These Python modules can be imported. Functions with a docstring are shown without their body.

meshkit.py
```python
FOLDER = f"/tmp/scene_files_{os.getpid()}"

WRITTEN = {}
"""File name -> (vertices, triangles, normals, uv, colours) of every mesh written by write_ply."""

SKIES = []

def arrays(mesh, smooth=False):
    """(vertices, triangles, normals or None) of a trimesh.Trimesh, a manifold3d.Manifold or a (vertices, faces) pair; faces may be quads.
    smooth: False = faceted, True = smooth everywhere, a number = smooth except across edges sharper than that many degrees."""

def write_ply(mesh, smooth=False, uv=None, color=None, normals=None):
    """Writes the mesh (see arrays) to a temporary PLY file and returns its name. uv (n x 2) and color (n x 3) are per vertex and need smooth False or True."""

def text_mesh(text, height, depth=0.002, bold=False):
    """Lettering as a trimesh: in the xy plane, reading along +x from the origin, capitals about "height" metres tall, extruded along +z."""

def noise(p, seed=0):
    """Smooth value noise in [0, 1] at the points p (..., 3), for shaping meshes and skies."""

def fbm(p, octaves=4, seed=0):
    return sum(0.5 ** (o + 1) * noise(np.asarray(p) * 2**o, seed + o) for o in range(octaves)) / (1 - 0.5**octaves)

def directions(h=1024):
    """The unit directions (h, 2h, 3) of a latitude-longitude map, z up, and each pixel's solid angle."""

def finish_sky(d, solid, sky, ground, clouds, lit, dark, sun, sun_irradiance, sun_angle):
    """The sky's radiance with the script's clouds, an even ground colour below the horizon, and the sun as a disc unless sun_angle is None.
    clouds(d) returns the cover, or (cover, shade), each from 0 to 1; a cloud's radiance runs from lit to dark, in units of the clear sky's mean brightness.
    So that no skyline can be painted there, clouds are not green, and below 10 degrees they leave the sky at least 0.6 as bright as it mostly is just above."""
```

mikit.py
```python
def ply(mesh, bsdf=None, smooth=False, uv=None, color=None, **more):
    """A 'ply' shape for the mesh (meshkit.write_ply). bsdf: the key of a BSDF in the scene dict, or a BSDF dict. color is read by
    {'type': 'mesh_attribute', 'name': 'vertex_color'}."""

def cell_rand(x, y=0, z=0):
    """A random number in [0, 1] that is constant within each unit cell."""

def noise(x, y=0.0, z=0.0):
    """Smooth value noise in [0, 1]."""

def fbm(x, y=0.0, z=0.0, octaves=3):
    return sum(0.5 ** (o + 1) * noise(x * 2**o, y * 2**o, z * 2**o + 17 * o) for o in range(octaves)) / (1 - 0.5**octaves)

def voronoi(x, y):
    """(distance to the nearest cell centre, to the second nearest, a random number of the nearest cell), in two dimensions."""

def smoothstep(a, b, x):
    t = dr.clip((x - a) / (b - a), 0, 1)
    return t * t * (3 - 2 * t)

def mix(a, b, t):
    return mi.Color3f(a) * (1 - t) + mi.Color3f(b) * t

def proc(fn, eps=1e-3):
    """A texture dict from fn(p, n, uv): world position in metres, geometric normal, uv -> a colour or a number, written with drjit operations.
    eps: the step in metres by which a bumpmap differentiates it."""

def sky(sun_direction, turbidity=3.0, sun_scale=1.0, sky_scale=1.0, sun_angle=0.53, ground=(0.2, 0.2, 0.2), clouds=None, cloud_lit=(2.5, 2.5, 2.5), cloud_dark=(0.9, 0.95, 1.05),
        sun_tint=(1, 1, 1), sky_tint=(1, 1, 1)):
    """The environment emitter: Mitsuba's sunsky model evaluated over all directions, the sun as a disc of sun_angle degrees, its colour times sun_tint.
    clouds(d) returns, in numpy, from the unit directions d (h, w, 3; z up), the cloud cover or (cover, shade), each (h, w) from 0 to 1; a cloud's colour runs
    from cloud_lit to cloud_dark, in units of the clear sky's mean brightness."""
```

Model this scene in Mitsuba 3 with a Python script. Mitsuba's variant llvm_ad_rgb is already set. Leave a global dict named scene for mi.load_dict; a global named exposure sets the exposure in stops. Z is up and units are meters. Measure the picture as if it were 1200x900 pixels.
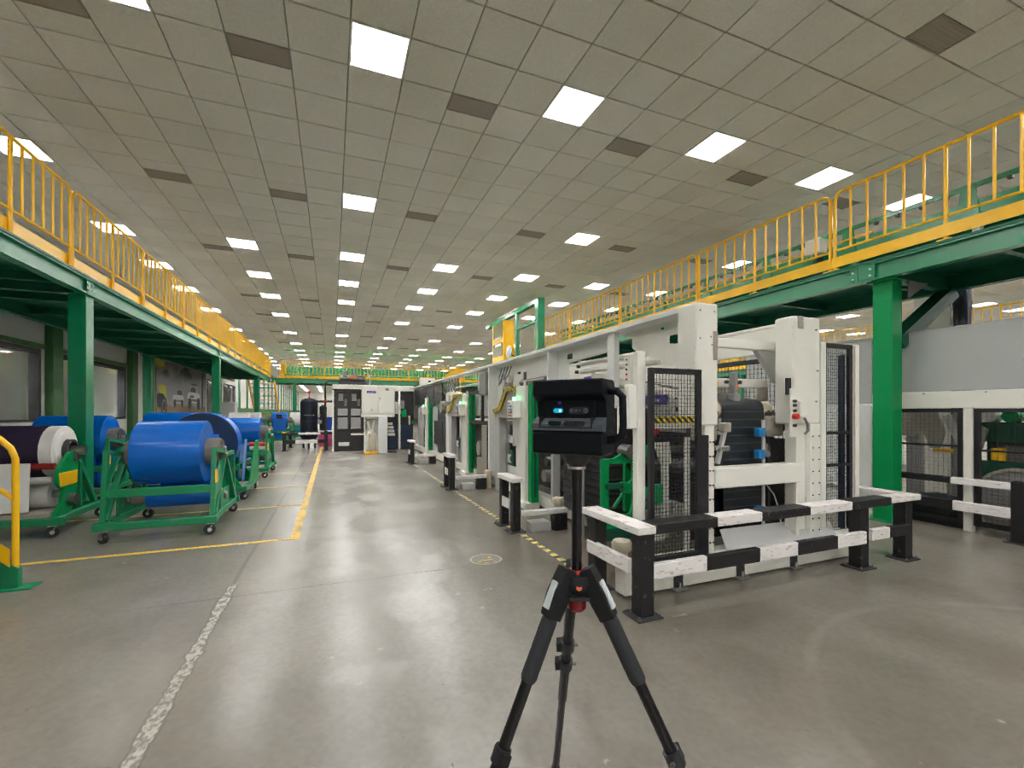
import math, random
import numpy as np, trimesh, drjit as dr, mitsuba as mi, mikit, meshkit
from mikit import proc, noise, fbm, smoothstep, mix, cell_rand
from shapely.geometry import Polygon

random.seed(7)
T = mi.ScalarTransform4f
scene, labels = {}, {}

# ---------------------------------------------------------------- camera, light level
YAW = 0.3797
FOCAL = 528.0                       # in pixels of a 1200 x 900 frame
EYE = [0.0, 0.0, 1.5]
scene['camera'] = {
    'type': 'perspective', 'fov': math.degrees(2 * math.atan(600 / FOCAL)), 'fov_axis': 'x', 'near_clip': 0.05, 'far_clip': 500.0,
    'principal_point_offset_x': 0.0, 'principal_point_offset_y': -32.4 / 900,
    'to_world': T().look_at(origin=EYE, target=[math.sin(YAW), math.cos(YAW), 1.5], up=[0, 0, 1])}
exposure = 1.35
LAMP = [15.0, 14.85, 14.6]          # radiance of the ceiling panels


# ---------------------------------------------------------------- materials
def P(key, color, rough=0.5, metal=0.0, spec=0.5, bump=None, **more):
    c = {'type': 'rgb', 'value': list(color)} if not isinstance(color, dict) else color
    b = {'type': 'principled', 'base_color': c, 'roughness': rough, 'metallic': metal, 'specular': spec, **more}
    scene[key] = {'type': 'twosided', 'bsdf': b}
    return key


def floor_color(p, n, uv):
    big = fbm(p.x * 0.45, p.y * 0.3, 3.0, octaves=4)
    mid = fbm(p.x * 2.1 + 9, p.y * 1.3, 1.0, octaves=4)
    fine = noise(p.x * 40, p.y * 40, 5)
    c = mix((0.135, 0.120, 0.096), (0.20, 0.183, 0.155), smoothstep(0.3, 0.72, big * 0.6 + mid * 0.4))
    # broad lamp sheen painted along the aisle, plus pale scuffed patches
    aisle = dr.exp(-dr.square((p.x - 0.75) / 0.85))
    c = mix(c, (0.29, 0.28, 0.26), 0.6 * aisle)
    c = mix(c, (0.36, 0.35, 0.33), 0.75 * aisle * smoothstep(0.5, 0.7, fbm(p.x * 1.6 + 4, p.y * 1.1 + 2, 2.0, octaves=4)))
    c = mix(c, (0.13, 0.115, 0.092), 0.5 * smoothstep(0.56, 0.75, fbm(p.x * 0.9 + 31, p.y * 0.7 + 5, 8.0, octaves=4)))
    c = c * (0.94 + 0.12 * fine)
    # small pale chips and dark specks
    ch = noise(p.x * 7.3 + 3, p.y * 6.1, 11.0)
    c = mix(c, (0.40, 0.385, 0.35), 0.45 * smoothstep(0.955, 0.985, ch) * smoothstep(0.45, 0.6, noise(p.x * 31, p.y * 29, 2)))
    sp = noise(p.x * 23.1 + 50, p.y * 21.3 + 7, 13.0)
    c = mix(c, (0.07, 0.065, 0.06), 0.5 * smoothstep(0.978, 0.99, sp))
    # long joint: crumbled pale mortar close by, a thin dark seam further on
    w = 0.022 + 0.02 * noise(p.y * 9.0, 2.0) + 0.012 * noise(p.y * 37.0, 7.0)
    dx = dr.abs(p.x + 0.795 - 0.012 * (noise(p.y * 5.0, 1.0) - 0.5))
    near = smoothstep(4.62, 4.4, p.y)
    mortar = (1 - smoothstep(w * 0.75, w, dx)) * near
    c = mix(c, mix((0.16, 0.15, 0.13), (0.38, 0.36, 0.31), smoothstep(0.3, 0.7, fbm(p.x * 55, p.y * 38, 3.0))), mortar)
    edge = smoothstep(w * 0.8, w, dx) * (1 - smoothstep(w, w * 1.35, dx)) * near
    c = mix(c, (0.09, 0.085, 0.075), 0.6 * edge)
    thin = (1 - smoothstep(0.010, 0.026, dx)) * (1 - near) * (0.35 + 0.6 * noise(p.y * 0.7, 4.0))
    c = mix(c, (0.10, 0.095, 0.085), 0.8 * thin)
    # cross joint
    dy = dr.abs(p.y - 4.22 - 0.02 * noise(p.x * 3.0, 3.0))
    c = mix(c, (0.09, 0.085, 0.075), 0.6 * (1 - smoothstep(0.004, 0.011, dy)) * smoothstep(-1.7, -0.9, p.x) * smoothstep(1.3, 0.9, p.x))
    # faint curved tyre marks by the barrier
    rr = dr.sqrt(dr.square(p.x - 3.7) + dr.square(p.y - 0.4))
    c = mix(c, (0.40, 0.385, 0.34), 0.14 * (1 - smoothstep(0.01, 0.06, dr.abs(rr - 1.78))) * noise(p.x * 4, p.y * 4))
    return c


def floor_rough(p, n, uv):
    return 0.165 + 0.2 * fbm(p.x * 1.3 + 7, p.y * 1.0, 6.0, octaves=3)


def tile_color(p, n, uv):
    t = cell_rand(dr.floor((p.x - 0.17) / 0.6), dr.floor((p.y - 4.772) / 0.636), 3)
    c = mix((0.76, 0.74, 0.66), (0.83, 0.81, 0.735), t)
    c = mix(c, (0.62, 0.58, 0.45), 0.35 * smoothstep(0.62, 0.8, fbm(p.x * 0.5 + 3, p.y * 0.4, 2.0)))
    return c * (0.93 + 0.14 * noise(p.x * 90, p.y * 90, 1))


def scuffed_white(p, n, uv):
    f = fbm(p.x * 22, p.y * 22, p.z * 60, octaves=3)
    s = smoothstep(0.60, 0.70, f)
    return mix((0.78, 0.75, 0.74), (0.35, 0.27, 0.25), 0.55 * s)


def scuffed_black(p, n, uv):
    f = fbm(p.x * 30, p.y * 30, p.z * 18, octaves=3)
    return mix((0.009, 0.009, 0.011), (0.085, 0.08, 0.075), 0.5 * smoothstep(0.70, 0.78, f))


def worn_tape(p, n, uv):
    f = fbm(p.x * 16, p.y * 16, 3.0, octaves=3)
    wear = smoothstep(0.50, 0.62, f + 0.13 * smoothstep(5.7, 6.4, p.y) - 0.12)
    return mix((0.72, 0.46, 0.075), (0.33, 0.315, 0.28), 0.75 * wear)


def hazard_floor(p, n, uv):
    q = p.y * 6.4
    s = smoothstep(0.42, 0.5, dr.abs(q - dr.floor(q) - 0.5) * 2)
    c = mix((0.055, 0.055, 0.055), (0.72, 0.58, 0.16), s)
    wear = smoothstep(0.46, 0.62, fbm(p.x * 18, p.y * 14, 1.0) + 0.035 * (p.y - 6.0))
    return mix(c, (0.27, 0.255, 0.225), wear * 0.85)


def hazard_stripe(p, n, uv):
    q = (p.x + p.y * 0.9 + p.z) * 16.0
    return mix((0.02, 0.02, 0.02), (0.85, 0.62, 0.03), smoothstep(0.46, 0.54, q - dr.floor(q)))


def kraft(p, n, uv):
    return mix((0.15, 0.135, 0.115), (0.23, 0.21, 0.185), fbm(p.x * 20, p.y * 8, p.z * 8))


def green_wear(p, n, uv):
    f = fbm(p.x * 14, p.y * 14, p.z * 9, octaves=3)
    return mix((0.006, 0.205, 0.083), (0.10, 0.20, 0.12), 0.5 * smoothstep(0.64, 0.76, f))


def rubber_lines(p, n, uv):
    q = p.z * 13.0
    l = 1 - smoothstep(0.03, 0.09, dr.abs(q - dr.floor(q) - 0.5))
    return mix((0.012, 0.016, 0.021), (0.045, 0.06, 0.07), l * (0.35 + 0.65 * noise(p.x * 9, dr.floor(q) * 3.1)))


def mural(p, n, uv):
    # printed wall banner: brown sky, dark peaks, pale mist, vehicles on sandy ground
    y, z = p.y, p.z - 0.42
    f = fbm(y * 1.3, z * 1.6, 4.0, octaves=4)
    c = mix((0.13, 0.105, 0.085), (0.22, 0.20, 0.18), f)
    peak = 2.30 + 0.75 * dr.exp(-dr.square((y - 23.6) / 1.1)) + 0.45 * dr.exp(-dr.square((y - 20.9) / 0.8)) + 0.25 * (fbm(y * 2.2, 1.0, octaves=3) - 0.5)
    c = mix(c, mix((0.02, 0.028, 0.03), (0.09, 0.10, 0.085), fbm(y * 3, z * 3, 2.0)), smoothstep(0.05, -0.1, z - peak))
    mist = smoothstep(2.75, 2.2, z + 0.5 * (fbm(y * 1.1, z * 1.0, 7.0) - 0.5))
    c = mix(c, mix((0.24, 0.23, 0.245), (0.36, 0.345, 0.36), f), mist)
    ground = smoothstep(1.42, 1.25, z + 0.2 * (fbm(y * 2, 3.0) - 0.5))
    c = mix(c, mix((0.17, 0.11, 0.06), (0.28, 0.20, 0.13), f), ground)

    def blob(cy, cz, ry, rz, col, k=1.0):
        d = dr.sqrt(dr.square((y - cy) / ry) + dr.square((z - cz) / rz))
        return col, k * smoothstep(1.1, 0.85, d)

    def slab(cy, cz, ry, rz, col, k=1.0):
        d = dr.sqrt(dr.sqrt(dr.square(dr.square((y - cy) / ry)) + dr.square(dr.square((z - cz) / rz))))
        return col, k * smoothstep(1.08, 0.94, d)

    for col, a in (slab(22.75, 1.86, 0.42, 0.17, (0.33, 0.33, 0.32)), slab(22.75, 1.87, 0.34, 0.10, (0.09, 0.09, 0.10)), slab(22.6, 1.60, 0.72, 0.17, (0.58, 0.58, 0.56)),
                   slab(22.6, 1.52, 0.70, 0.05, (0.20, 0.20, 0.20)), blob(22.12, 1.42, 0.17, 0.18, (0.05, 0.05, 0.05)), blob(23.08, 1.42, 0.17, 0.18, (0.05, 0.05, 0.05)),
                   slab(24.9, 2.06, 0.62, 0.22, (0.36, 0.36, 0.35)), slab(24.75, 2.06, 0.40, 0.13, (0.07, 0.07, 0.08)), slab(24.85, 1.72, 1.0, 0.24, (0.62, 0.62, 0.60)),
                   slab(24.85, 1.60, 0.98, 0.06, (0.16, 0.16, 0.16)), slab(24.55, 1.76, 0.30, 0.06, (0.12, 0.12, 0.12)), blob(24.2, 1.44, 0.26, 0.27, (0.04, 0.04, 0.04)),
                   blob(25.6, 1.44, 0.28, 0.30, (0.035, 0.035, 0.035)), slab(24.9, 2.32, 0.5, 0.05, (0.10, 0.10, 0.10)),
                   slab(20.75, 1.80, 0.34, 0.30, (0.52, 0.49, 0.06)), slab(20.45, 1.95, 0.24, 0.14, (0.50, 0.47, 0.06)), slab(20.5, 1.5, 0.40, 0.26, (0.03, 0.03, 0.03)),
                   blob(20.85, 1.30, 0.33, 0.38, (0.025, 0.025, 0.025)), blob(20.85, 1.30, 0.22, 0.26, (0.25, 0.25, 0.24)), blob(20.85, 1.30, 0.17, 0.20, (0.04, 0.04, 0.04)),
                   slab(26.3, 2.1, 0.16, 0.9, (0.06, 0.06, 0.065)), slab(20.45, 2.95, 0.45, 0.18, (0.42, 0.36, 0.03))):
        c = mix(c, col, a)
    return c


P('m_floor', proc(floor_color), proc(floor_rough), spec=0.55)
P('m_tile', proc(tile_color), 0.9, spec=0.15)
P('m_grid', (0.38, 0.36, 0.31), 0.8)
P('m_wall', (0.60, 0.60, 0.56), 0.7)
P('m_wall_cream', (0.72, 0.69, 0.62), 0.8)
P('m_green', (0.0, 0.18, 0.074), 0.27, spec=0.9)
P('m_green_cart', proc(green_wear), 0.38, spec=0.55)
P('m_green_deck_shaded', (0.004, 0.105, 0.055), 0.4, spec=0.5)  # darker copy of the green, carries the shade under the walkways
P('m_green_wall', (0.045, 0.135, 0.045), 0.5)
P('m_green_dark', (0.004, 0.07, 0.04), 0.45)
P('m_green_bright', (0.0, 0.245, 0.07), 0.4, spec=0.25)
P('m_yellow', (0.93, 0.52, 0.006), 0.33, spec=0.5)
P('m_white', (0.81, 0.80, 0.735), 0.36, spec=0.5)
P('m_white_cool', (0.74, 0.755, 0.74), 0.36, spec=0.5)
P('m_grey_panel', (0.40, 0.42, 0.41), 0.33, spec=0.5)
P('m_grey', (0.22, 0.22, 0.215), 0.5)
P('m_grey_light', (0.46, 0.46, 0.45), 0.45)
P('m_taupe', (0.30, 0.275, 0.235), 0.5)
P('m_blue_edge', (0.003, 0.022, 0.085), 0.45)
P('m_black', (0.014, 0.014, 0.017), 0.38)
P('m_black_matte', (0.010, 0.0105, 0.012), 0.62, spec=0.3)
P('m_dark', (0.03, 0.031, 0.034), 0.55)
P('m_navy', (0.012, 0.024, 0.055), 0.32)
P('m_metal', (0.55, 0.54, 0.52), 0.3, metal=1.0)
P('m_chrome', (0.75, 0.75, 0.75), 0.16, metal=1.0)
P('m_dark_metal', (0.16, 0.155, 0.15), 0.38, metal=0.8)
P('m_blue', (0.0, 0.12, 0.52), 0.2, spec=0.4, clearcoat=0.4, clearcoat_gloss=0.92)
P('m_blue_pale', (0.10, 0.27, 0.62), 0.35)
P('m_blue_sensor', (0.01, 0.17, 0.42), 0.4)
P('m_label', (0.045, 0.02, 0.26), 0.4)
P('m_white_print', (0.8, 0.8, 0.85), 0.5)
P('m_kraft', proc(kraft), 0.8, spec=0.2)
P('m_cloth', (0.74, 0.73, 0.71), 0.75, spec=0.2)
P('m_purple', (0.016, 0.007, 0.03), 0.5)
P('m_rubber', proc(rubber_lines), 0.36, spec=0.5)
P('m_rubber_plain', (0.018, 0.021, 0.026), 0.33)
P('m_cream', (0.62, 0.55, 0.42), 0.5)
P('m_barrier_white', proc(scuffed_white), 0.55)
P('m_barrier_black', proc(scuffed_black), 0.5)
P('m_sticker', (0.23, 0.215, 0.18), 0.5)
P('m_sticker_ring', (0.36, 0.34, 0.27), 0.5)
P('m_tape', proc(worn_tape), 0.6)
P('m_hazard_floor', proc(hazard_floor), 0.6)
P('m_hazard', proc(hazard_stripe), 0.45)
P('m_mural', proc(mural), 0.55)
P('m_wheel', (0.02, 0.02, 0.021), 0.5)
P('m_red', (0.55, 0.03, 0.02), 0.4)
P('m_orange', (0.8, 0.16, 0.06), 0.4)
P('m_olive', (0.13, 0.12, 0.03), 0.25)
P('m_pink', (0.75, 0.12, 0.28), 0.5)
P('m_scanner', (0.005, 0.0068, 0.0095), 0.55, spec=0.14)
P('m_scanner_grey', (0.07, 0.08, 0.095), 0.45, spec=0.35)
P('m_lens', (0.006, 0.006, 0.012), 0.08, spec=0.8)
P('m_rubber_grip', (0.026, 0.028, 0.031), 0.7, spec=0.3)
P('m_leg', (0.004, 0.004, 0.005), 0.22, spec=0.45)
P('m_silver', (0.66, 0.72, 0.75), 0.3, spec=0.6)
P('m_knob', (0.20, 0.012, 0.012), 0.35)
P('m_tank', (0.008, 0.013, 0.024), 0.4, spec=0.35)
P('m_vent', (0.40, 0.36, 0.30), 0.8)
P('m_film', (0.02, 0.022, 0.035), 0.2, spec=0.8)
P('m_bin', (0.02, 0.07, 0.42), 0.4)
scene['m_pane'] = {'type': 'thindielectric', 'int_ior': 1.5}
scene['m_lit'] = {'type': 'twosided', 'bsdf': {'type': 'diffuse', 'reflectance': {'type': 'rgb', 'value': [0.8, 0.8, 0.8]}}}


# ---------------------------------------------------------------- mesh helpers
def box(x0, x1, y0, y1, z0, z1, b=0.0):
    x0, x1 = sorted((x0, x1)); y0, y1 = sorted((y0, y1)); z0, z1 = sorted((z0, z1))
    if b <= 0:
        m = trimesh.creation.box((x1 - x0, y1 - y0, z1 - z0))
        m.apply_translation(((x0 + x1) / 2, (y0 + y1) / 2, (z0 + z1) / 2))
        return m
    b = min(b, 0.45 * min(x1 - x0, y1 - y0, z1 - z0))
    pts = []
    for X, sx in ((x0, 1), (x1, -1)):
        for Y, sy in ((y0, 1), (y1, -1)):
            for Z, sz in ((z0, 1), (z1, -1)):
                pts += [(X + sx * b, Y + sy * b, Z), (X + sx * b, Y, Z + sz * b), (X, Y + sy * b, Z + sz * b)]
    return trimesh.convex.convex_hull(np.array(pts))


def hull(pts):
    return trimesh.convex.convex_hull(np.array(pts, float))


def cat(*ms):
    out = []
    for m in ms:
        out += list(m) if isinstance(m, (list, tuple)) else [m]
    return trimesh.util.concatenate(out)


def tube(pts, r, n=8, cap=True):
    p = np.asarray(pts, float)
    r = np.broadcast_to(np.asarray(r, float), (len(p),))
    t = np.gradient(p, axis=0)
    t /= np.linalg.norm(t, axis=1, keepdims=True)
    ref = np.array([0, 0, 1.0]) if abs(t[0][2]) < 0.9 else np.array([1.0, 0, 0])
    A = []
    a = np.cross(ref, t[0]); a /= np.linalg.norm(a)
    for k in range(len(p)):
        a = a - t[k] * np.dot(a, t[k]); a /= np.linalg.norm(a)
        A.append(a)
    A = np.array(A); Bv = np.cross(t, A)
    ang = np.arange(n) * 2 * np.pi / n
    v = p[:, None] + r[:, None, None] * (np.cos(ang)[None, :, None] * A[:, None] + np.sin(ang)[None, :, None] * Bv[:, None])
    v = v.reshape(-1, 3)
    f = []
    for i in range(len(p) - 1):
        for j in range(n):
            q = (i * n + j, i * n + (j + 1) % n, (i + 1) * n + (j + 1) % n, (i + 1) * n + j)
            f += [(q[0], q[1], q[2]), (q[0], q[2], q[3])]
    if cap:
        v = np.vstack([v, p[0], p[-1]])
        a0, a1 = len(v) - 2, len(v) - 1
        e = (len(p) - 1) * n
        for j in range(n):
            f += [(a0, (j + 1) % n, j), (a1, e + j, e + (j + 1) % n)]
    return trimesh.Trimesh(v, np.array(f), process=False)


def cyl(a, b, r, n=16):
    return tube([a, b], r, n)


def bar(a, b, w, h=None, up=(0, 0, 1)):
    """A straight square-section member from a to b."""
    h = h or w
    a, b = np.array(a, float), np.array(b, float)
    d = (b - a) / np.linalg.norm(b - a)
    u = np.array(up, float)
    if abs(np.dot(u, d)) > 0.95: u = np.array([0, 1.0, 0])
    s = np.cross(d, u); s /= np.linalg.norm(s)
    u = np.cross(s, d)
    return hull([q + s * i * w / 2 + u * j * h / 2 for q in (a, b) for i in (-1, 1) for j in (-1, 1)])


def ring(c, axis, r_out, r_in, length, n=40):
    """A hollow roll: axis 'x' or 'y', centred on c."""
    prof = [(r_in, -length / 2), (r_out - 0.004, -length / 2), (r_out, -length / 2 + 0.004), (r_out, length / 2 - 0.004), (r_out - 0.004, length / 2), (r_in, length / 2), (r_in, -length / 2)]
    m = trimesh.creation.revolve(np.array(prof), sections=n)
    m.apply_transform(trimesh.transformations.rotation_matrix(math.pi / 2, (0, 1, 0) if axis == 'x' else (1, 0, 0)))
    m.apply_translation(c)
    return m


def prism(poly, axis, a, b):
    """A polygon extruded from a to b along an axis: 'x' takes (y, z), 'y' takes (x, z), 'z' takes (x, y)."""
    if not isinstance(poly, Polygon): poly = Polygon(poly)
    a, b = min(a, b), max(a, b)
    m = trimesh.creation.extrude_polygon(poly, b - a, engine='earcut')
    v = np.array(m.vertices)
    if axis == 'x': v = np.stack([v[:, 2] + a, v[:, 0], v[:, 1]], 1)
    elif axis == 'y': v = np.stack([v[:, 0], b - v[:, 2], v[:, 1]], 1)
    else: v = v + [0, 0, a]
    return trimesh.Trimesh(v, np.array(m.faces), process=False)


def wire_mesh(ox, oy, ux, uy, L, z0, z1, step, t=0.0035):
    """A welded wire panel: starts at (ox, oy), runs L metres along (ux, uy)."""
    out = []
    for k in range(1, int(L / step)):
        x, y = ox + ux * k * step, oy + uy * k * step
        out.append(box(x - t / 2, x + t / 2, y - t / 2, y + t / 2, z0, z1))
    for k in range(1, int((z1 - z0) / step)):
        z = z0 + k * step
        out.append(bar((ox, oy, z), (ox + ux * L, oy + uy * L, z), t))
    return cat(out)


# ---------------------------------------------------------------- scene helpers
def numbered(name):
    if name not in scene and name not in labels and not any(k.startswith(name + '__') for k in ()):
        return name
    k = 1
    while f'{name}_{k:03d}' in scene or f'{name}_{k:03d}' in labels: k += 1
    return f'{name}_{k:03d}'


def say(key, label, cat_=None, group=None, kind=None):
    labels[key] = {'label': label}
    if cat_: labels[key]['category'] = cat_
    if group: labels[key]['group'] = group
    if kind: labels[key]['kind'] = kind


def thing(name, label, cat_, group=None, kind=None):
    key = numbered(name)
    say(key, label, cat_, group, kind)
    return key


count = {}


def part(parent, name, mesh, mat, smooth=False, label=None, kind=None, **kw):
    k = f'{parent}__{name}'
    c = count.get(k, 0); count[k] = c + 1
    key = k if c == 0 else f'{k}_{c:03d}'
    scene[key] = mesh if isinstance(mesh, dict) else mikit.ply(mesh, mat, smooth=smooth, **kw)
    if label or kind:
        labels[key] = {}
        if label: labels[key]['label'] = label
        if kind: labels[key]['kind'] = kind
    return key


def obj(name, mesh, mat, label, cat_, group=None, smooth=False, kind=None):
    key = thing(name, label, cat_, group, kind)
    scene[key] = mikit.ply(mesh, mat, smooth=smooth)
    return key


def struct(name, mesh, mat, label, smooth=False, cat_=None):
    scene[name] = mikit.ply(mesh, mat, smooth=smooth)
    labels[name] = {'label': label, 'kind': 'structure'}
    if cat_: labels[name]['category'] = cat_
    return name


def at(d, x=0, y=0, z=0, rz=0):
    return {**d, 'to_world': T().translate([x, y, z]) @ T().rotate([0, 0, 1], rz)}


# ================================================================ the hall
CZ = 5.41
TX, TY, LX, LY = 0.6, 0.636, 0.47, 5.09          # ceiling grid: column 0 / row 0 is the first lamp ahead
XR, YF, YB = 30.0, 98.0, -42.0
struct('floor', box(-10.5, XR, YB, YF, -0.15, 0.0), 'm_floor', 'worn grey polished concrete factory floor')

LAMP_ROWS = {n: [c for c in range(-8, 49, 4)] for n in (-12, -6, 0, 11, 15, 19, 24, 31, 37, 42, 46, 50, 54, 59)}
for n in range(-18, -73, -6): LAMP_ROWS[n] = [c for c in range(-8, 25, 4)]
LAMP_ROWS[6] = [-8, 0, 8, 16, 24, 32, 36, 40, 44, 48]
for n in (31, 37, 42, 46, 50, 54, 59): LAMP_ROWS[n] = [c for c in range(-8, 25, 4)]
for n in range(64, 145, 5): LAMP_ROWS[n] = [-8, -4, 0, 4]
VENTS = [(c, h) for h in (0.75, 6.25, 11.75, 19.25, 24.25, 30.75, 36.75, 42.25) for c in ((-5, -2, 2, 6, 10, 14) if h < 19 else (-5, -2, 2, 6))] + [(9, -3.75), (18, 6.25), (18, 11.75)]

struct('ceiling', box(-10.5, XR, YB, YF, CZ + 0.016, CZ + 0.12), 'm_grid', 'suspended ceiling of square off-white tiles in a dark grid')
lamp_cells = {(c, n) for n, cs in LAMP_ROWS.items() for c in cs}
vent_cells = {(c, int(math.floor(h + 0.5))): (-1 if h + 0.5 - math.floor(h + 0.5) < 0.5 else 1) for c, h in VENTS}
tile_ply = mikit.ply(box(-0.292, 0.292, -0.3085, 0.3085, 0, 0.016, 0.004), 'm_tile')
half_ply = mikit.ply(box(-0.292, 0.292, -0.1525, 0.1525, 0, 0.016, 0.004), 'm_tile')
cells = []
cw, sw = math.cos(YAW), math.sin(YAW)
for c in range(-16, 49):
    for n in range(-74, 145):
        if (c, n) in lamp_cells: continue
        x, y, d = LX + TX * c, LY + TY * n, 0.0
        ply_ = tile_ply
        if (c, n) in vent_cells:
            ply_ = half_ply; y -= vent_cells[(c, n)] * TY / 4
        depth = sw * x + cw * y
        u = (cw * x - sw * y) / max(depth, 1e-3)
        seen = depth > 0.5 and abs(u) < 1.2 and (CZ - 1.5) / depth < 0.98 and not (x > 6.9 and y < 14) and not (x < -4.0)
        cells.append((depth if seen else 1e6 + depth, x, y, ply_))
cells.sort(key=lambda q: q[0])
for _, x, y, ply_ in cells[:300]:
    part('ceiling', 'tile', at(ply_, x, y, CZ), None)
rest = []
base_t = trimesh.creation.box((0.584, 0.62, 0.018)); base_h = trimesh.creation.box((0.584, 0.307, 0.018))
vt, ft = np.array(base_t.vertices), np.array(base_t.faces); vh = np.array(base_h.vertices)
V, F = [], []
for k, (_, x, y, ply_) in enumerate(cells[300:]):
    V.append((vt if ply_ is tile_ply else vh) + [x, y, CZ + 0.009]); F.append(ft + 8 * k)
part('ceiling', 'tile_field', trimesh.Trimesh(np.vstack(V), np.vstack(F), process=False), 'm_tile', kind='stuff')

# lamps
frame_poly = Polygon([(-0.298, -0.316), (0.298, -0.316), (0.298, 0.316), (-0.298, 0.316)], [[(-0.278, -0.296), (0.278, -0.296), (0.278, 0.296), (-0.278, 0.296)]])
lamp_frame = mikit.ply(prism(frame_poly, 'z', -0.004, 0.016), 'm_white')
dv = np.array([[-0.279, -0.297, 0], [0.279, -0.297, 0], [0.279, 0.297, 0], [-0.279, 0.297, 0.0]])
lamp_glow = mikit.ply((dv, np.array([[0, 2, 1], [0, 3, 2]])), 'm_lit', emitter={'type': 'area', 'radiance': {'type': 'rgb', 'value': LAMP}})
ORD = 'first second third fourth fifth sixth seventh eighth ninth tenth eleventh twelfth'.split()
LCOL = {-8: 'above the left yellow railing', -4: 'just left of the aisle column', 0: 'straight above the aisle', 4: 'first right of the aisle column', 8: 'second right of the aisle column', 12: 'third right of the aisle column', 16: 'behind the right yellow railing'}
VCOL = {-5: 'nearest the left railing', -2: 'left of the aisle lamps', 2: 'right of the aisle lamps', 6: 'third from the left railing', 10: 'fourth from the left railing', 14: 'behind the right railing'}


def in_view(x, y, z, m=0.02):
    d = sw * x + cw * y
    if d < 0.3: return False
    u, v = 600 + FOCAL * (cw * x - sw * y) / d, 482.4 - FOCAL * (z - 1.5) / d
    return -1200 * m < u < 1200 * (1 + m) and -900 * m < v < 900 * (1 + m)


order = {}


def which(col, x, y, names, what, far, unseen, upto=8):
    if not in_view(x, y, CZ): return unseen, unseen
    i = order[col] = order.get(col, -1) + 1
    if col[1] in names and i < upto: return f'{what}, {ORD[i]} from the camera in the column {names[col[1]]}', None
    return far, far


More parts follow.
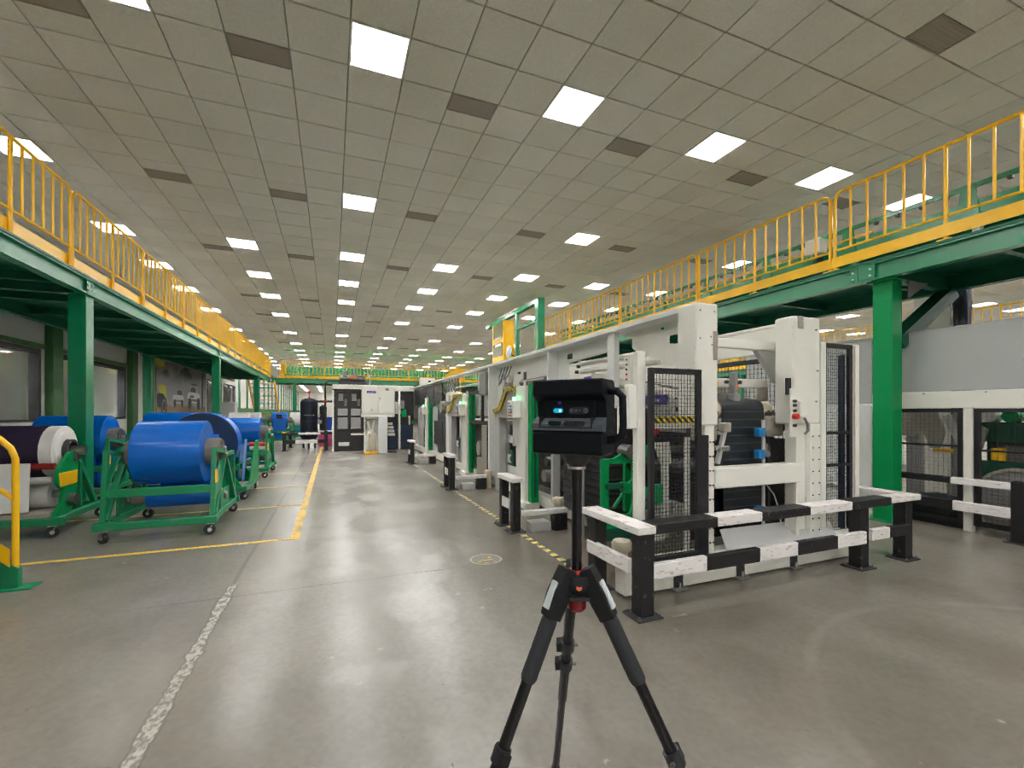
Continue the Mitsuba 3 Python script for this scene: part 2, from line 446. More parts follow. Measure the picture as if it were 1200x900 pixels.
for n, cs in sorted(LAMP_ROWS.items()):
    for c in cs:
        x, y = LX + TX * c, LY + TY * n
        lab, grp = which(('l', c), x, y, LCOL, 'ceiling light', 'small distant white panel light deep in the hall', 'white ceiling panel light outside the picture')
        k = thing('ceiling_light', lab, 'ceiling light', grp)
        part(k, 'frame', at(lamp_frame, x, y, CZ), None)
        part(k, 'diffuser', at(lamp_glow, x, y, CZ + 0.002), None)

# air vents: half-tile openings with louvres
vent_frame = mikit.ply(prism(Polygon([(-0.296, -0.157), (0.296, -0.157), (0.296, 0.157), (-0.296, 0.157)], [[(-0.280, -0.141), (0.280, -0.141), (0.280, 0.141), (-0.280, 0.141)]]), 'z', -0.003, 0.018), 'm_taupe')
vent_back = mikit.ply(box(-0.281, 0.281, -0.142, 0.142, 0.012, 0.018), 'm_vent')
vent_slat = mikit.ply(bar((-0.28, 0, 0.006), (0.28, 0, 0.006), 0.022, 0.002, up=(0, 0.6, 1)), 'm_vent')
for c, h in sorted(VENTS, key=lambda q: q[1]):
    x, y = LX + TX * c, LY + TY * h
    lab, grp = which(('v', c), x, y, VCOL, 'dark air vent', 'small distant air vent in the ceiling', 'air vent outside the picture')
    if h < 0: lab, grp = 'black square-looking air vent at the upper right corner of the ceiling', None
    k = thing('ceiling_vent', lab, 'vent', grp)
    part(k, 'frame', at(vent_frame, x, y, CZ), None)
    part(k, 'backing', at(vent_back, x, y, CZ), None)
    if h < 13:
        for j in range(8): part(k, 'louvre', at(vent_slat, x, y - 0.126 + 0.036 * j, CZ), None)

# walls
XW = -6.0
bays = [(0.55, 4.30), (4.95, 8.70), (9.35, 13.10), (13.88, 17.50), (27.4, 30.6), (31.2, 34.6)]
holes = [[(a, 1.28), (b, 1.28), (b, 2.88), (a, 2.88)] for a, b in bays[:4]] + [[(a, 0.5), (b, 0.5), (b, 3.2), (a, 3.2)] for a, b in bays[4:]]
struct('wall_left', prism(Polygon([(YB, 0), (YF, 0), (YF, CZ), (YB, CZ)], holes), 'x', XW - 0.2, XW), 'm_wall', 'off-white wall behind the left gallery with wide dark-framed windows')
struct('wall_back', box(-10.5, XR, YB - 0.2, YB, 0, CZ), 'm_wall', 'plain wall behind the camera')
struct('wall_far', box(-10.5, XR, YF, YF + 0.2, 0, CZ), 'm_wall_cream', 'cream end wall at the far end of the hall')
struct('wall_right', box(XR, XR + 0.2, YB, YF, 0, CZ), 'm_wall', 'pale wall of the neighbouring bay')
for i, (a, b) in enumerate(bays):
    k = f'window_{i + 1}'
    z0, z1 = (1.28, 2.88) if i < 4 else (0.5, 3.2)
    labels[k] = {'label': ('wide black-framed internal window above the white sill, beside the green wall post' if i < 4 else 'tall pale internal window beside the far stairs'), 'kind': 'structure'}
    w = 0.10 if i < 4 else 0.06
    part(k, 'frame', prism(Polygon([(a, z0), (b, z0), (b, z1), (a, z1)], [[(a + w, z0 + 0.05), (b - w, z0 + 0.05), (b - w, z1 - w), (a + w, z1 - w)]]), 'x', XW - 0.14, XW + 0.03), 'm_black')
    part(k, 'pane', (np.array([[XW - 0.06, a + w, z0 + 0.05], [XW - 0.06, b - w, z0 + 0.05], [XW - 0.06, b - w, z1 - w], [XW - 0.06, a + w, z1 - w]]), np.array([[0, 1, 2], [0, 2, 3]])), 'm_pane')
    if i > 3: part(k, 'mullion', box(XW - 0.1, XW, (a + b) / 2 - 0.04, (a + b) / 2 + 0.04, z0, z1), 'm_black')
# green steel posts and lintels of that wall
for i, y in enumerate((4.62, 9.02, 13.49, 17.86, 19.3)):
    struct(f'trim_{i + 1}', box(XW, XW + 0.16, y - 0.2, y + 0.2, 0, 3.55, 0.01), 'm_green_wall', 'dull green steel wall post between the windows')
struct('trim_6', box(XW, XW + 0.05, YB, 18.0, 2.90, 2.99), 'm_green_wall', 'green lintel strip above the wide windows')
for j in range(20):
    y = 36.0 + 3.05 * j
    struct(f'trim_{7 + j}', box(XW, XW + 0.07, y - 0.2, y + 0.2, 0, CZ, 0.0), 'm_green_wall' if j % 2 else 'm_green', 'green steel post along the far left wall')
struct('trim_27', box(XW, XW + 0.06, 35.2, YF, 0, 1.75), 'm_green_wall', 'green dado along the far left wall')
# the room behind the windows
struct('wall_beyond', box(-10.7, -10.5, YB, YF, 0, CZ), 'm_wall', 'grey wall of the room behind the windows')
for y in (8.0, 14.5, 29.0, 33.0):  # unseen lamps added to brighten the window panes
    k = thing('batten_light', {8.0: 'added unseen lamp behind the nearest left window', 14.5: 'added unseen lamp behind the second left window', 29.0: 'added unseen lamp behind the first tall far window', 33.0: 'added unseen lamp behind the last tall far window'}[y], 'lamp')
    part(k, 'housing', box(-7.2, -6.8, y - 0.9, y + 0.9, 3.9, 3.96), 'm_white')
    e = np.array([[-7.18, y - 0.88, 3.899], [-6.82, y - 0.88, 3.899], [-6.82, y + 0.88, 3.899], [-7.18, y + 0.88, 3.899]])
    part(k, 'tube', mikit.ply((e, np.array([[0, 2, 1], [0, 3, 2]])), 'm_lit', emitter={'type': 'area', 'radiance': {'type': 'rgb', 'value': [85, 85, 86] if y < 20 else [60, 60, 60]}}), None)
    for dy in (-0.5, 0.5): part(k, 'rod', cyl((-7.0, y + dy, 3.95), (-7.0, y + dy, CZ + 0.02), 0.008, 6), 'm_grey')
obj('printed_mural', box(XW + 0.01, XW + 0.05, 20.05, 27.0, 0.85, 3.5, 0.005), 'm_mural', 'large printed wall banner of vehicles in misty mountains behind the blue rolls', 'banner')
obj('desk_partition', box(-7.6, -7.5, 9.6, 12.9, 0.0, 1.95, 0.01), 'm_grey_light', 'pale grey partition behind the nearest window', 'partition')
obj('storage_shelf', box(-9.9, -9.3, 14.2, 17.2, 0.0, 2.1, 0.02), 'm_taupe', 'brown cupboard seen through the second window', 'cupboard')

# floor paint
def tape(x0, x1, y0, y1, label, mat='m_tape'):
    return obj('floor_line', box(x0, x1, y0, y1, -0.004, 0.0025), mat, label, 'floor marking')


tape(-5.6, -0.36, 5.86, 5.93, 'yellow line across the floor in front of the nearest roll carts')
tape(-0.46, -0.36, 5.93, 26.0, 'worn yellow line along the left side of the aisle')
tape(-5.6, -0.46, 7.95, 8.01, 'yellow cross line on the floor under the second row of roll carts')
tape(-3.0, -0.46, 10.0, 10.06, 'third yellow cross line from the camera, beside the carts')
tape(-3.0, -0.46, 12.2, 12.26, 'fourth yellow cross line from the camera, pale and thin')
tape(2.12, 2.19, 3.85, 13.0, 'black and yellow hazard stripe on the floor along the machine barriers', 'm_hazard_floor')
a = np.linspace(0, 2 * np.pi, 33)[:-1]
fs = thing('floor_sticker', 'worn round floor sticker with yellow scraps in the aisle', 'floor sticker')
part(fs, 'disc', prism([(1.45 + 0.165 * math.cos(t), 4.35 + 0.165 * math.sin(t)) for t in a], 'z', -0.003, 0.0016), 'm_sticker')
part(fs, 'ring', prism(Polygon([(1.45 + 0.165 * math.cos(t), 4.35 + 0.165 * math.sin(t)) for t in a], [[(1.45 + 0.145 * math.cos(t), 4.35 + 0.145 * math.sin(t)) for t in a]]), 'z', -0.002, 0.0021), 'm_sticker_ring')
for (x, y, w, d) in ((1.42, 4.24, 0.05, 0.022), (1.50, 4.40, 0.03, 0.03), (1.37, 4.30, 0.03, 0.02), (1.51, 4.25, 0.024, 0.02), (1.45, 4.32, 0.12, 0.012)):
    part(fs, 'yellow_scrap', box(x - w / 2, x + w / 2, y - d / 2, y + d / 2, 0, 0.0026), 'm_tape')


# ================================================================ galleries
PL = 2.65
RZ0, RZ1, RB = 3.585, 4.72, 3.87
rt = 0.12


def arc(cx, cz, a0, a1, n=5):
    return [(cx + rt * math.cos(t), 0, cz + rt * math.sin(t)) for t in np.linspace(a0, a1, n)]


def panel_set(L, n_half):
    x0, x1 = 0.03, L - 0.03
    loop = [(x0, 0, RZ0)] + arc(x0 + rt, RZ1 - rt, math.pi, math.pi / 2) + arc(x1 - rt, RZ1 - rt, math.pi / 2, 0) + [(x1, 0, RZ0)]
    s = dict(frame=mikit.ply(tube(loop, 0.023, 8), 'm_yellow', smooth=40),
             bottom_rail=mikit.ply(tube([(x0, 0, RB), (x1, 0, RB)], 0.017, 8), 'm_yellow', smooth=40),
             mid_post=mikit.ply(tube([(L / 2, 0, RZ0), (L / 2, 0, RZ1)], 0.023, 8), 'm_yellow', smooth=40),
             bar=mikit.ply(tube([(0, 0, RB), (0, 0, RZ1 - 0.01)], 0.0165, 8), 'm_yellow', smooth=40),
             toe_board=mikit.ply(box(0.0, L, 0.024, 0.032, 3.615, 3.765), 'm_yellow'),
             foot=mikit.ply(box(-0.07, 0.07, -0.03, 0.05, 3.573, 3.588), 'm_yellow'))
    g = (L / 2 - x0) / (n_half + 1)
    s['bars'] = [x0 + g * k for k in range(1, n_half + 1)] + [L / 2 + g * k for k in range(1, n_half + 1)]
    s['L'] = L
    return s


FULL = panel_set(PL, 5)


def railing_panel(x, y, rz, label, group, s=FULL, small=False):
    k = thing('railing_panel', label, 'railing', group)
    ca, sa = math.cos(math.radians(rz)), math.sin(math.radians(rz))
    for nme in ('frame', 'bottom_rail', 'mid_post', 'toe_board'):
        part(k, nme, at(s[nme], x, y, 0, rz), None)
    for b in s['bars']: part(k, 'bar', at(s['bar'], x + ca * b, y + sa * b, 0, rz), None)
    if not small:
        for b in (0.04, s['L'] / 2, s['L'] - 0.04): part(k, 'foot', at(s['foot'], x + ca * b, y + sa * b, 0, rz), None)
    return k


def i_beam(parent, name, p0, p1, h, w, mat='m_green', web=0.02, fl=0.025):
    """An I-section member (web and two flanges) lying along x or y; its top is at p0.z."""
    (x0, y0, z), (x1, y1, _) = p0, p1
    if abs(y1 - y0) > abs(x1 - x0):
        m = cat(box(x0 - web / 2, x0 + web / 2, y0, y1, z - h, z), box(x0 - w / 2, x0 + w / 2, y0, y1, z - fl, z), box(x0 - w / 2, x0 + w / 2, y0, y1, z - h, z - h + fl))
    else:
        m = cat(box(x0, x1, y0 - web / 2, y0 + web / 2, z - h, z), box(x0, x1, y0 - w / 2, y0 + w / 2, z - fl, z), box(x0, x1, y0 - w / 2, y0 + w / 2, z - h, z - h + fl))
    return part(parent, name, m, mat)


def gallery(name, label, x_edge, x_far, y0, y1, xs_far, col_ys, joint_step=1.46):
    """A steel walkway: deck, edge beam, inner beam, cross joists."""
    g = thing(name, label, 'mezzanine')
    s = 1 if x_far > x_edge else -1
    part(g, 'deck', box(x_edge - s * 0.05, x_far, y0, y1, 3.545, 3.572), 'm_green_deck_shaded')
    part(g, 'added_floor_plate', box(x_edge + s * 0.0, x_far, y0, y1, 3.572, 3.578), 'm_grey')  # unseen grey sheet added to keep green bounce off the ceiling
    i_beam(g, 'edge_beam', (x_edge + s * 0.03, y0, 3.545), (x_edge + s * 0.03, y1, 3.545), 0.245, 0.13)
    i_beam(g, 'inner_beam', (xs_far, y0, 3.545), (xs_far, y1, 3.545), 0.245, 0.14, 'm_green_deck_shaded')
    n = int((y1 - y0) / joint_step)
    for j in range(n + 1):
        y = y0 + 0.1 + j * joint_step
        if y > y1 - 0.05: break
        i_beam(g, 'joist', (x_edge + s * 0.05, y, 3.544), (xs_far - s * 0.02, y, 3.544), 0.15, 0.08, 'm_green_deck_shaded')
    for y in col_ys:
        i_beam(g, 'cross_beam', (x_edge + s * 0.05, y, 3.544), (xs_far, y, 3.544), 0.24, 0.12, 'm_green_deck_shaded')
    return g


def column(x, y, label, group=None, wx=0.22, wy=0.24, z1=3.30, mat='m_green'):
    k = thing('steel_column', label, 'column', group)
    part(k, 'shaft', cat(box(x - wx / 2, x + wx / 2, y - wy / 2, y + wy / 2, 0.014, z1 - 0.015, 0.006)), mat)
    part(k, 'base_plate', box(x - wx / 2 - 0.07, x + wx / 2 + 0.07, y - wy / 2 - 0.07, y + wy / 2 + 0.07, 0, 0.018, 0.003), 'm_green_cart')
    part(k, 'cap_plate', box(x - wx / 2 - 0.05, x + wx / 2 + 0.05, y - wy / 2 - 0.05, y + wy / 2 + 0.05, z1 - 0.018, z1, 0.003), mat)
    for sx in (-1, 1):
        for sy in (-1, 1): part(k, 'anchor_bolt', cyl((x + sx * (wx / 2 + 0.035), y + sy * (wy / 2 + 0.035), 0.016), (x + sx * (wx / 2 + 0.035), y + sy * (wy / 2 + 0.035), 0.045), 0.012, 6), 'm_metal')
    return k


# left gallery
gl = gallery('mezzanine', 'green steel mezzanine walkway along the left wall above the roll carts', -3.5, -5.98, -9.0, 31.2, -5.45, (8.92, 17.66, 26.4))
for y in (0.18, 8.92, 17.66, 26.4):
    part(gl, 'splice_plate', box(-3.496, -3.486, y - 0.10, y + 0.10, 3.335, 3.52, 0.002), 'm_green')
    for dy in (-0.06, 0.06):
        for z in (3.38, 3.46): part(gl, 'bolt', cyl((-3.488, y + dy, z), (-3.47, y + dy, z), 0.014, 6), 'm_silver')
for y, lab in ((0.18, 'green steel column holding the left mezzanine, behind the stair rail'), (8.92, 'nearest green steel column under the left mezzanine, between the white roll and the blue rolls'),
               (17.66, 'green steel column of the left mezzanine behind the large blue rolls, second in its row'), (26.4, 'green steel column of the left mezzanine beside the far stairs, third in its row')):
    column(-3.6, y, lab)
column(-5.45, 17.66, 'inner green steel column beside the printed wall banner')
column(-5.45, 26.4, 'inner green steel column by the pale far windows')
column(-5.45, 8.92, 'inner green steel column hidden behind the nearest left column')
for k in range(-2, 8):
    railing_panel(-3.5, 8.4 + PL * k, 90, f'yellow railing panel of the left mezzanine, {ORD[k + 1]} from the camera' if k > -2 else 'yellow railing panel of the left mezzanine beyond the left picture edge', None)
END = panel_set(1.5, 3)
railing_panel(-3.5, 8.4 + PL * 8, 90, 'short last yellow railing panel where the left mezzanine meets the far bridge', None, END)

# bridge across the far end
gb = thing('mezzanine', 'green steel bridge crossing the hall far behind the machines', 'mezzanine')
part(gb, 'deck', box(-3.45, 16.0, 31.2, 33.6, 3.545, 3.572), 'm_green')
i_beam(gb, 'edge_beam', (-3.45, 31.23, 3.545), (16.0, 31.23, 3.545), 0.25, 0.13)
i_beam(gb, 'inner_beam', (-3.45, 33.5, 3.545), (16.0, 33.5, 3.545), 0.25, 0.13)
for j in range(12): i_beam(gb, 'joist', (-2.8 + 1.5 * j, 31.25, 3.544), (-2.8 + 1.5 * j, 33.48, 3.544), 0.15, 0.08)
for x in (-2.2, 6.9, 11.5): column(x, 31.35, {-2.2: 'far green column under the left end of the bridge', 6.9: 'far green column under the bridge behind the machine', 11.5: 'far green column under the right part of the bridge'}[x])
for k in range(7):
    railing_panel(-3.1 + PL * k, 31.24, 0, f'near-side yellow railing panel of the far bridge, {ORD[k]} from its left end', None, small=True)
for k in range(7):
    railing_panel(-3.1 + PL * k, 33.55, 0, f'far-side yellow railing panel of the far bridge, {ORD[k]} from its left end', None, small=True)
cb = thing('conveyor', 'green conveyor on the far bridge behind the yellow bars', 'conveyor')
part(cb, 'side_panel', box(-2.9, 14.5, 32.3, 32.36, 3.75, 4.42), 'm_green')
part(cb, 'side_panel', box(-2.9, 14.5, 32.96, 33.0, 3.75, 4.42), 'm_green')
part(cb, 'belt', box(-2.9, 14.5, 32.36, 32.96, 4.2, 4.22), 'm_black')
for j in range(10):
    part(cb, 'leg', box(-2.8 + 1.85 * j, -2.7 + 1.85 * j, 32.3, 32.4, 3.57, 3.76), 'm_green_dark')

# right gallery
gr = gallery('mezzanine', 'green steel mezzanine walkway on the right above the white machine', 6.9, 8.75, -9.0, 14.6, 8.62, (3.86, 12.6))
for y in (4.1, 12.84, -4.6):
    part(gr, 'stiffener', box(6.868, 6.93, y - 0.008, y + 0.008, 3.32, 3.53), 'm_green')
    part(gr, 'splice_plate', box(6.880, 6.900, y - 0.22, y + 0.10, 3.335, 3.52, 0.002), 'm_green')
    for dy in (-0.17, 0.05):
        for z in (3.37, 3.46): part(gr, 'bolt', cyl((6.862, y + dy, z), (6.885, y + dy, z), 0.016, 6), 'm_silver')
column(7.12, 3.86, 'large green steel column under the right mezzanine beside the black and white barrier', mat='m_green_bright')
column(7.12, 12.6, 'green steel column under the right mezzanine behind the machine')
column(7.12, -4.9, 'green steel column under the right mezzanine behind the camera')
br = thing('diagonal_brace', 'dark green diagonal brace from the large right column up to the mezzanine', 'brace')
part(br, 'strut', bar((7.28, 3.86, 2.45), (8.62, 3.86, 3.29), 0.20, 0.18), 'm_green_dark')
part(br, 'gusset', prism([(7.31, 3.29), (7.75, 3.29), (7.31, 3.05)], 'y', 3.70, 3.72), 'm_grey')
for k in range(-2, 4):
    railing_panel(6.9, 4.45 + 2.655 * k, 90, f'yellow railing panel of the right mezzanine, {ORD[k + 1]} from the right picture edge' if k > -2 else 'yellow railing panel of the right mezzanine beyond the right picture edge', None)
# conveyor on the right gallery
cv = thing('conveyor', 'long green conveyor on the right mezzanine behind the yellow railing', 'conveyor')
part(cv, 'side_beam', box(7.62, 7.66, -6.0, 14.3, 3.98, 4.20), 'm_green')
part(cv, 'side_beam', box(8.30, 8.34, -6.0, 14.3, 3.98, 4.20), 'm_green')
part(cv, 'belt', box(7.66, 8.30, -6.0, 14.3, 4.10, 4.12), 'm_black')
part(cv, 'guide_rail', box(7.60, 7.63, -6.0, 14.3, 4.36, 4.42), 'm_green')
part(cv, 'yellow_strip', box(7.575, 7.60, 4.3, 14.3, 4.21, 4.235), 'm_yellow')
for j in range(14):
    y = -5.6 + 1.45 * j
    part(cv, 'bracket', prism([(y, 3.98), (y + 0.22, 3.98), (y + 0.18, 4.42), (y + 0.04, 4.42)], 'x', 7.59, 7.62), 'm_green')
    part(cv, 'leg', box(7.62, 7.70, y, y + 0.08, 3.572, 3.985), 'm_grey_light' if j % 3 == 0 else 'm_green')
    part(cv, 'leg', box(8.27, 8.34, y, y + 0.08, 3.572, 3.985), 'm_green')
    for q in range(4): part(cv, 'clip', box(7.60, 7.66, y + 0.32 + 0.28 * q, y + 0.36 + 0.28 * q, 4.325, 4.365), 'm_black')
mb = thing('motor_box', 'small white box on the mezzanine conveyor beside the railing joint', 'box')
part(mb, 'housing', box(7.35, 7.56, 4.95, 5.20, 4.10, 4.34, 0.015), 'm_white')
part(mb, 'bracket', box(7.42, 7.60, 5.05, 5.10, 3.572, 4.11), 'm_dark')
cl = thing('conveyor', 'green conveyor on the left mezzanine behind the yellow railing', 'conveyor')
part(cl, 'side_beam', box(-4.62, -4.58, -6.0, 30.5, 3.85, 4.08), 'm_green_dark')
part(cl, 'side_beam', box(-5.24, -5.20, -6.0, 30.5, 3.85, 4.08), 'm_green_dark')
part(cl, 'belt', box(-5.20, -4.62, -6.0, 30.5, 4.02, 4.04), 'm_black')
for j in range(18): part(cl, 'leg', box(-4.64, -4.56, -5.5 + 2.0 * j, -5.42 + 2.0 * j, 3.572, 3.86), 'm_green')
for j in range(5):
    m = thing('motor_box', f'small white motor box on the left mezzanine conveyor, {ORD[j]} from the camera', 'box')
    part(m, 'housing', box(-4.56, -4.40, 7.3 + 2.65 * j, 7.62 + 2.65 * j, 3.70, 3.86, 0.02), 'm_white')
    part(m, 'stand', box(-4.52, -4.44, 7.4 + 2.65 * j, 7.5 + 2.65 * j, 3.572, 3.71), 'm_grey')
obj('steel_post', box(-4.35, -4.29, 7.9, 7.96, 3.572, 4.55), 'm_green', 'short green post standing on the left mezzanine behind the railing', 'post')

# second gallery of the neighbouring bay
g2 = gallery('mezzanine', 'green steel mezzanine of the neighbouring bay, far right', 18.8, 21.2, 2.0, 26.0, 20.9, (8.0, 16.7))
column(19.0, 8.0, 'green column under the far right mezzanine of the neighbouring bay')
column(19.0, 16.7, 'second green column under the far right mezzanine of the neighbouring bay')
for k in range(8): railing_panel(18.8, 3.2 + PL * k, 90, f'small yellow railing panel of the neighbouring bay, {ORD[7 - k]} from its left end', None, small=True)
c2 = thing('conveyor', 'far conveyor with yellow and green guards in the neighbouring bay', 'conveyor')
part(c2, 'side_beam', box(19.7, 19.76, 3.0, 25.0, 3.95, 4.15), 'm_green')
part(c2, 'belt', box(19.76, 20.4, 3.0, 25.0, 4.05, 4.1), 'm_black')
for j in range(11):
    part(c2, 'guard', prism([(3.4 + 2 * j, 4.18), (4.7 + 2 * j, 4.18), (4.5 + 2 * j, 4.42), (3.6 + 2 * j, 4.42)], 'x', 19.68, 19.74), 'm_yellow' if j % 2 else 'm_green')
    part(c2, 'leg', box(19.7, 19.78, 3.2 + 2 * j, 3.28 + 2 * j, 3.572, 3.96), 'm_green')

# lift frame with its yellow cage at the end of the right gallery
lf = thing('lift_gantry', 'green goal-post frame rising behind the white machine', 'steel frame')
part(lf, 'post', box(6.10, 6.34, 13.05, 13.30, 0, 5.16, 0.008), 'm_green')
part(lf, 'post', box(6.14, 6.26, 14.95, 15.07, 0, 5.04, 0.006), 'm_green')
part(lf, 'top_beam', box(6.12, 6.30, 13.2, 18.35, 5.02, 5.16, 0.006), 'm_green')
part(lf, 'tie', box(6.15, 6.25, 13.2, 15.0, 4.42, 4.50), 'm_green')
part(lf, 'link_beam', box(6.30, 6.90, 13.1, 13.28, 3.34, 3.58), 'm_green')
part(lf, 'link_beam', box(6.16, 6.24, 13.2, 15.0, 3.30, 3.50), 'm_green')
lc = thing('lift_cage', 'yellow lift cage with olive windows under the green frame', 'lift cage')
part(lc, 'body', box(5.90, 6.32, 15.6, 16.9, 3.40, 4.90, 0.02), 'm_yellow')
for z0, z1 in ((3.62, 4.10), (4.32, 4.88)): part(lc, 'window', box(5.885, 5.905, 15.72, 16.75, z0, z1, 0.004), 'm_olive')
for z in (3.98, 4.24): part(lc, 'sign', box(5.875, 5.885, 15.85, 16.5, z, z + 0.10), 'm_white')
for sx in (0, 1): part(lc, 'hanger', cyl((6.16 + 0.1 * sx, 16.2, 4.89), (6.16 + 0.1 * sx, 16.2, 5.03), 0.012, 6), 'm_dark_metal')
cm = thing('convex_mirror', 'round clear convex mirror beside the yellow lift cage', 'mirror')
dm = trimesh.creation.icosphere(2, 0.24); dm.apply_scale((0.3, 1, 1)); dm.apply_translation((5.95, 15.2, 3.66))
part(cm, 'dome', dm, 'm_silver', smooth=True)
part(cm, 'bracket', bar((5.95, 15.2, 3.6), (6.2, 15.03, 3.45), 0.03), 'm_black')
tl = thing('batten_light', 'white batten lamp on top of the green lift frame', 'lamp')
part(tl, 'housing', box(6.14, 6.24, 14.9, 16.9, 5.16, 5.24, 0.01), 'm_white')


# ================================================================ roll carts on the left
def xf(m, x, y, rz):
    m = m.copy()
    m.apply_transform(trimesh.transformations.rotation_matrix(math.radians(rz), (0, 0, 1)))
    m.apply_translation((x, y, 0))
    return m


def caster(k, x, y, rz, lx, ly, turn=20):
    c, s = math.cos(math.radians(turn)), math.sin(math.radians(turn))
    w = trimesh.creation.cylinder(radius=0.062, height=0.04, sections=20)
    w.apply_transform(trimesh.transformations.rotation_matrix(math.pi / 2, (1, 0, 0)))
    w.apply_transform(trimesh.transformations.rotation_matrix(math.radians(turn), (0, 0, 1)))
    w.apply_translation((lx, ly, 0.062))
    wh = part(k, 'wheel', xf(w, x, y, rz), 'm_wheel', smooth=40)
    hub = cyl((lx - s * 0.024, ly + c * 0.024, 0.062), (lx + s * 0.024, ly - c * 0.024, 0.062), 0.024, 12)
    part(wh, 'hub', xf(hub, x, y, rz), 'm_metal')
    f = cat(*[bar((lx - s * o, ly + c * o, 0.055), (lx - s * o + 0.03 * c, ly + c * o + 0.03 * s, 0.142), 0.05, 0.006, up=(c, s, 0)) for o in (-0.027, 0.027)], box(lx - 0.03, lx + 0.055, ly - 0.04, ly + 0.04, 0.136, 0.146))
    part(k, 'caster_fork', xf(f, x, y, rz), 'm_metal')


def cart(x, y, rz, label, hx=0.60, hy=0.72, top=0.97, style='frame', tag=True):
    k = thing('roll_cart', label, 'cart')
    A = lambda n, m, mat, **kw: part(k, n, xf(m, x, y, rz), mat, **kw)
    for s in (-1, 1):
        A('base_beam', box(-hx - 0.065, hx + 0.065, s * hy - 0.035, s * hy + 0.035, 0.146, 0.232, 0.006), 'm_green_cart')
    for s in (-1, 1):
        A('side_beam', box(s * hx - 0.04, s * hx + 0.04, -hy + 0.035, hy - 0.035, 0.15, 0.228, 0.006), 'm_green_cart')
    for s in (-1, 1):
        e = s * hx
        if style == 'frame':
            A('upright', bar((e, -hy + 0.06, 0.23), (e, -hy + 0.16, top + 0.08), 0.05), 'm_green_cart')
            A('upright', bar((e, hy - 0.06, 0.23), (e, hy - 0.16, top - 0.05), 0.05), 'm_green_cart')
            A('top_bar', bar((e, -hy + 0.14, top + 0.06), (e, 0.10, top - 0.03), 0.05), 'm_green_cart')
            A('slanted_leg', bar((e, -hy + 0.10, 0.24), (e, -0.06, top - 0.10), 0.07, 0.05), 'm_green_cart')
            A('slanted_leg', bar((e, hy - 0.10, 0.24), (e, 0.06, top - 0.10), 0.07, 0.05), 'm_green_cart')
            A('top_bar', bar((e, -0.05, top - 0.07), (e, hy - 0.14, top - 0.06), 0.05), 'm_green_cart')
        else:
            A('end_plate', prism([(-hy + 0.05, 0.23), (hy - 0.05, 0.23), (0.25, 0.72), (0.20, top), (-0.20, top), (-0.25, 0.72)], 'x', e - 0.02, e + 0.02), 'm_green_bright')
            A('strut', bar((e, hy - 0.02, 0.23), (e, 0.22, top - 0.1), 0.05), 'm_green_cart')
        A('bearing', box(e - 0.04, e + 0.04, -0.08, 0.08, top - 0.09, top - 0.035, 0.01), 'm_dark_metal')
        A('lower_bearing', box(e - 0.035, e + 0.035, -0.07, 0.07, 0.33, 0.40, 0.01), 'm_dark_metal')
        A('lower_plate', box(e - 0.012, e + 0.012, -0.26, 0.26, 0.22, 0.46, 0.002), 'm_green_cart')
    A('tie_bar', box(-hx, hx, -hy + 0.09, -hy + 0.14, 0.50, 0.60, 0.005), 'm_green_cart')
    A('tie_bar', box(-hx, hx, hy - 0.14, hy - 0.09, 0.50, 0.60, 0.005), 'm_green_cart')
    if tag: A('yellow_tag', box(hx + 0.026, hx + 0.032, -hy + 0.07, -hy + 0.19, 0.62, 0.78), 'm_yellow', label='yellow tag')
    for sx in (-1, 1):
        for sy in (-1, 1): caster(k, x, y, rz, sx * (hx - 0.02), sy * (hy - 0.02), 25 * sx + 15 * sy)
    return k


def roll(x, y, rz, z, r, width, core_r, core_w, label, mat='m_blue', hollow=True, shaft=0.62, off=0.0):
    k = thing('fabric_roll', label, 'roll')
    w = ring((0, 0, 0), 'x', r, core_r - 0.002, width, 56); w.apply_translation((off, 0, z))
    part(k, 'wrap', xf(w, x, y, rz), mat, smooth=35)
    c = ring((0, 0, 0), 'x', core_r, core_r - 0.022, core_w, 40); c.apply_translation((0, 0, z))
    part(k, 'core', xf(c, x, y, rz), 'm_kraft', smooth=35, label='grey-brown cardboard core')
    part(k, 'shaft', xf(cyl((-shaft, 0, z), (shaft, 0, z), 0.035, 14), x, y, rz), 'm_metal', smooth=40)
    for s in (-1, 1):
        part(k, 'chuck', xf(cyl((s * (core_w / 2 - 0.05), 0, z), (s * (core_w / 2 + 0.02), 0, z), core_r - 0.024, 18), x, y, rz), 'm_dark_metal', smooth=40)
        part(k, 'clamp', xf(box(s * (core_w / 2 + 0.03) - 0.03, s * (core_w / 2 + 0.03) + 0.03, -0.05, 0.05, z - 0.05, z + 0.06, 0.012), x, y, rz), 'm_metal')
    return k


def sheet(k, x, y, rz, x0, x1, ya, za, yb, zb, mat='m_blue', name='loose_sheet'):
    part(k, name, xf(hull([(a, b + d, c) for a in (x0, x1) for b, c in ((ya, za), (yb, zb)) for d in (0, 0.006)]), x, y, rz), mat)


# cart in front, with the big glossy roll
C1 = (-1.905, 7.16, 0)
cart(*C1, 'green roll cart nearest the aisle, carrying the large glossy blue roll in front', hx=0.535, hy=0.70)
R1 = roll(*C1, 0.97, 0.405, 0.73, 0.175, 1.0, 'large glossy blue roll in front with thick grey core ends', off=-0.02, shaft=0.56)
R1b = roll(*C1, 0.40, 0.14, 0.72, 0.10, 0.92, 'lower blue roll hanging in the nearest blue cart', off=0.06, shaft=0.55)
sheet(R1b, *C1, -0.22, 0.42, 0.28, 1.18, 0.14, 0.42)

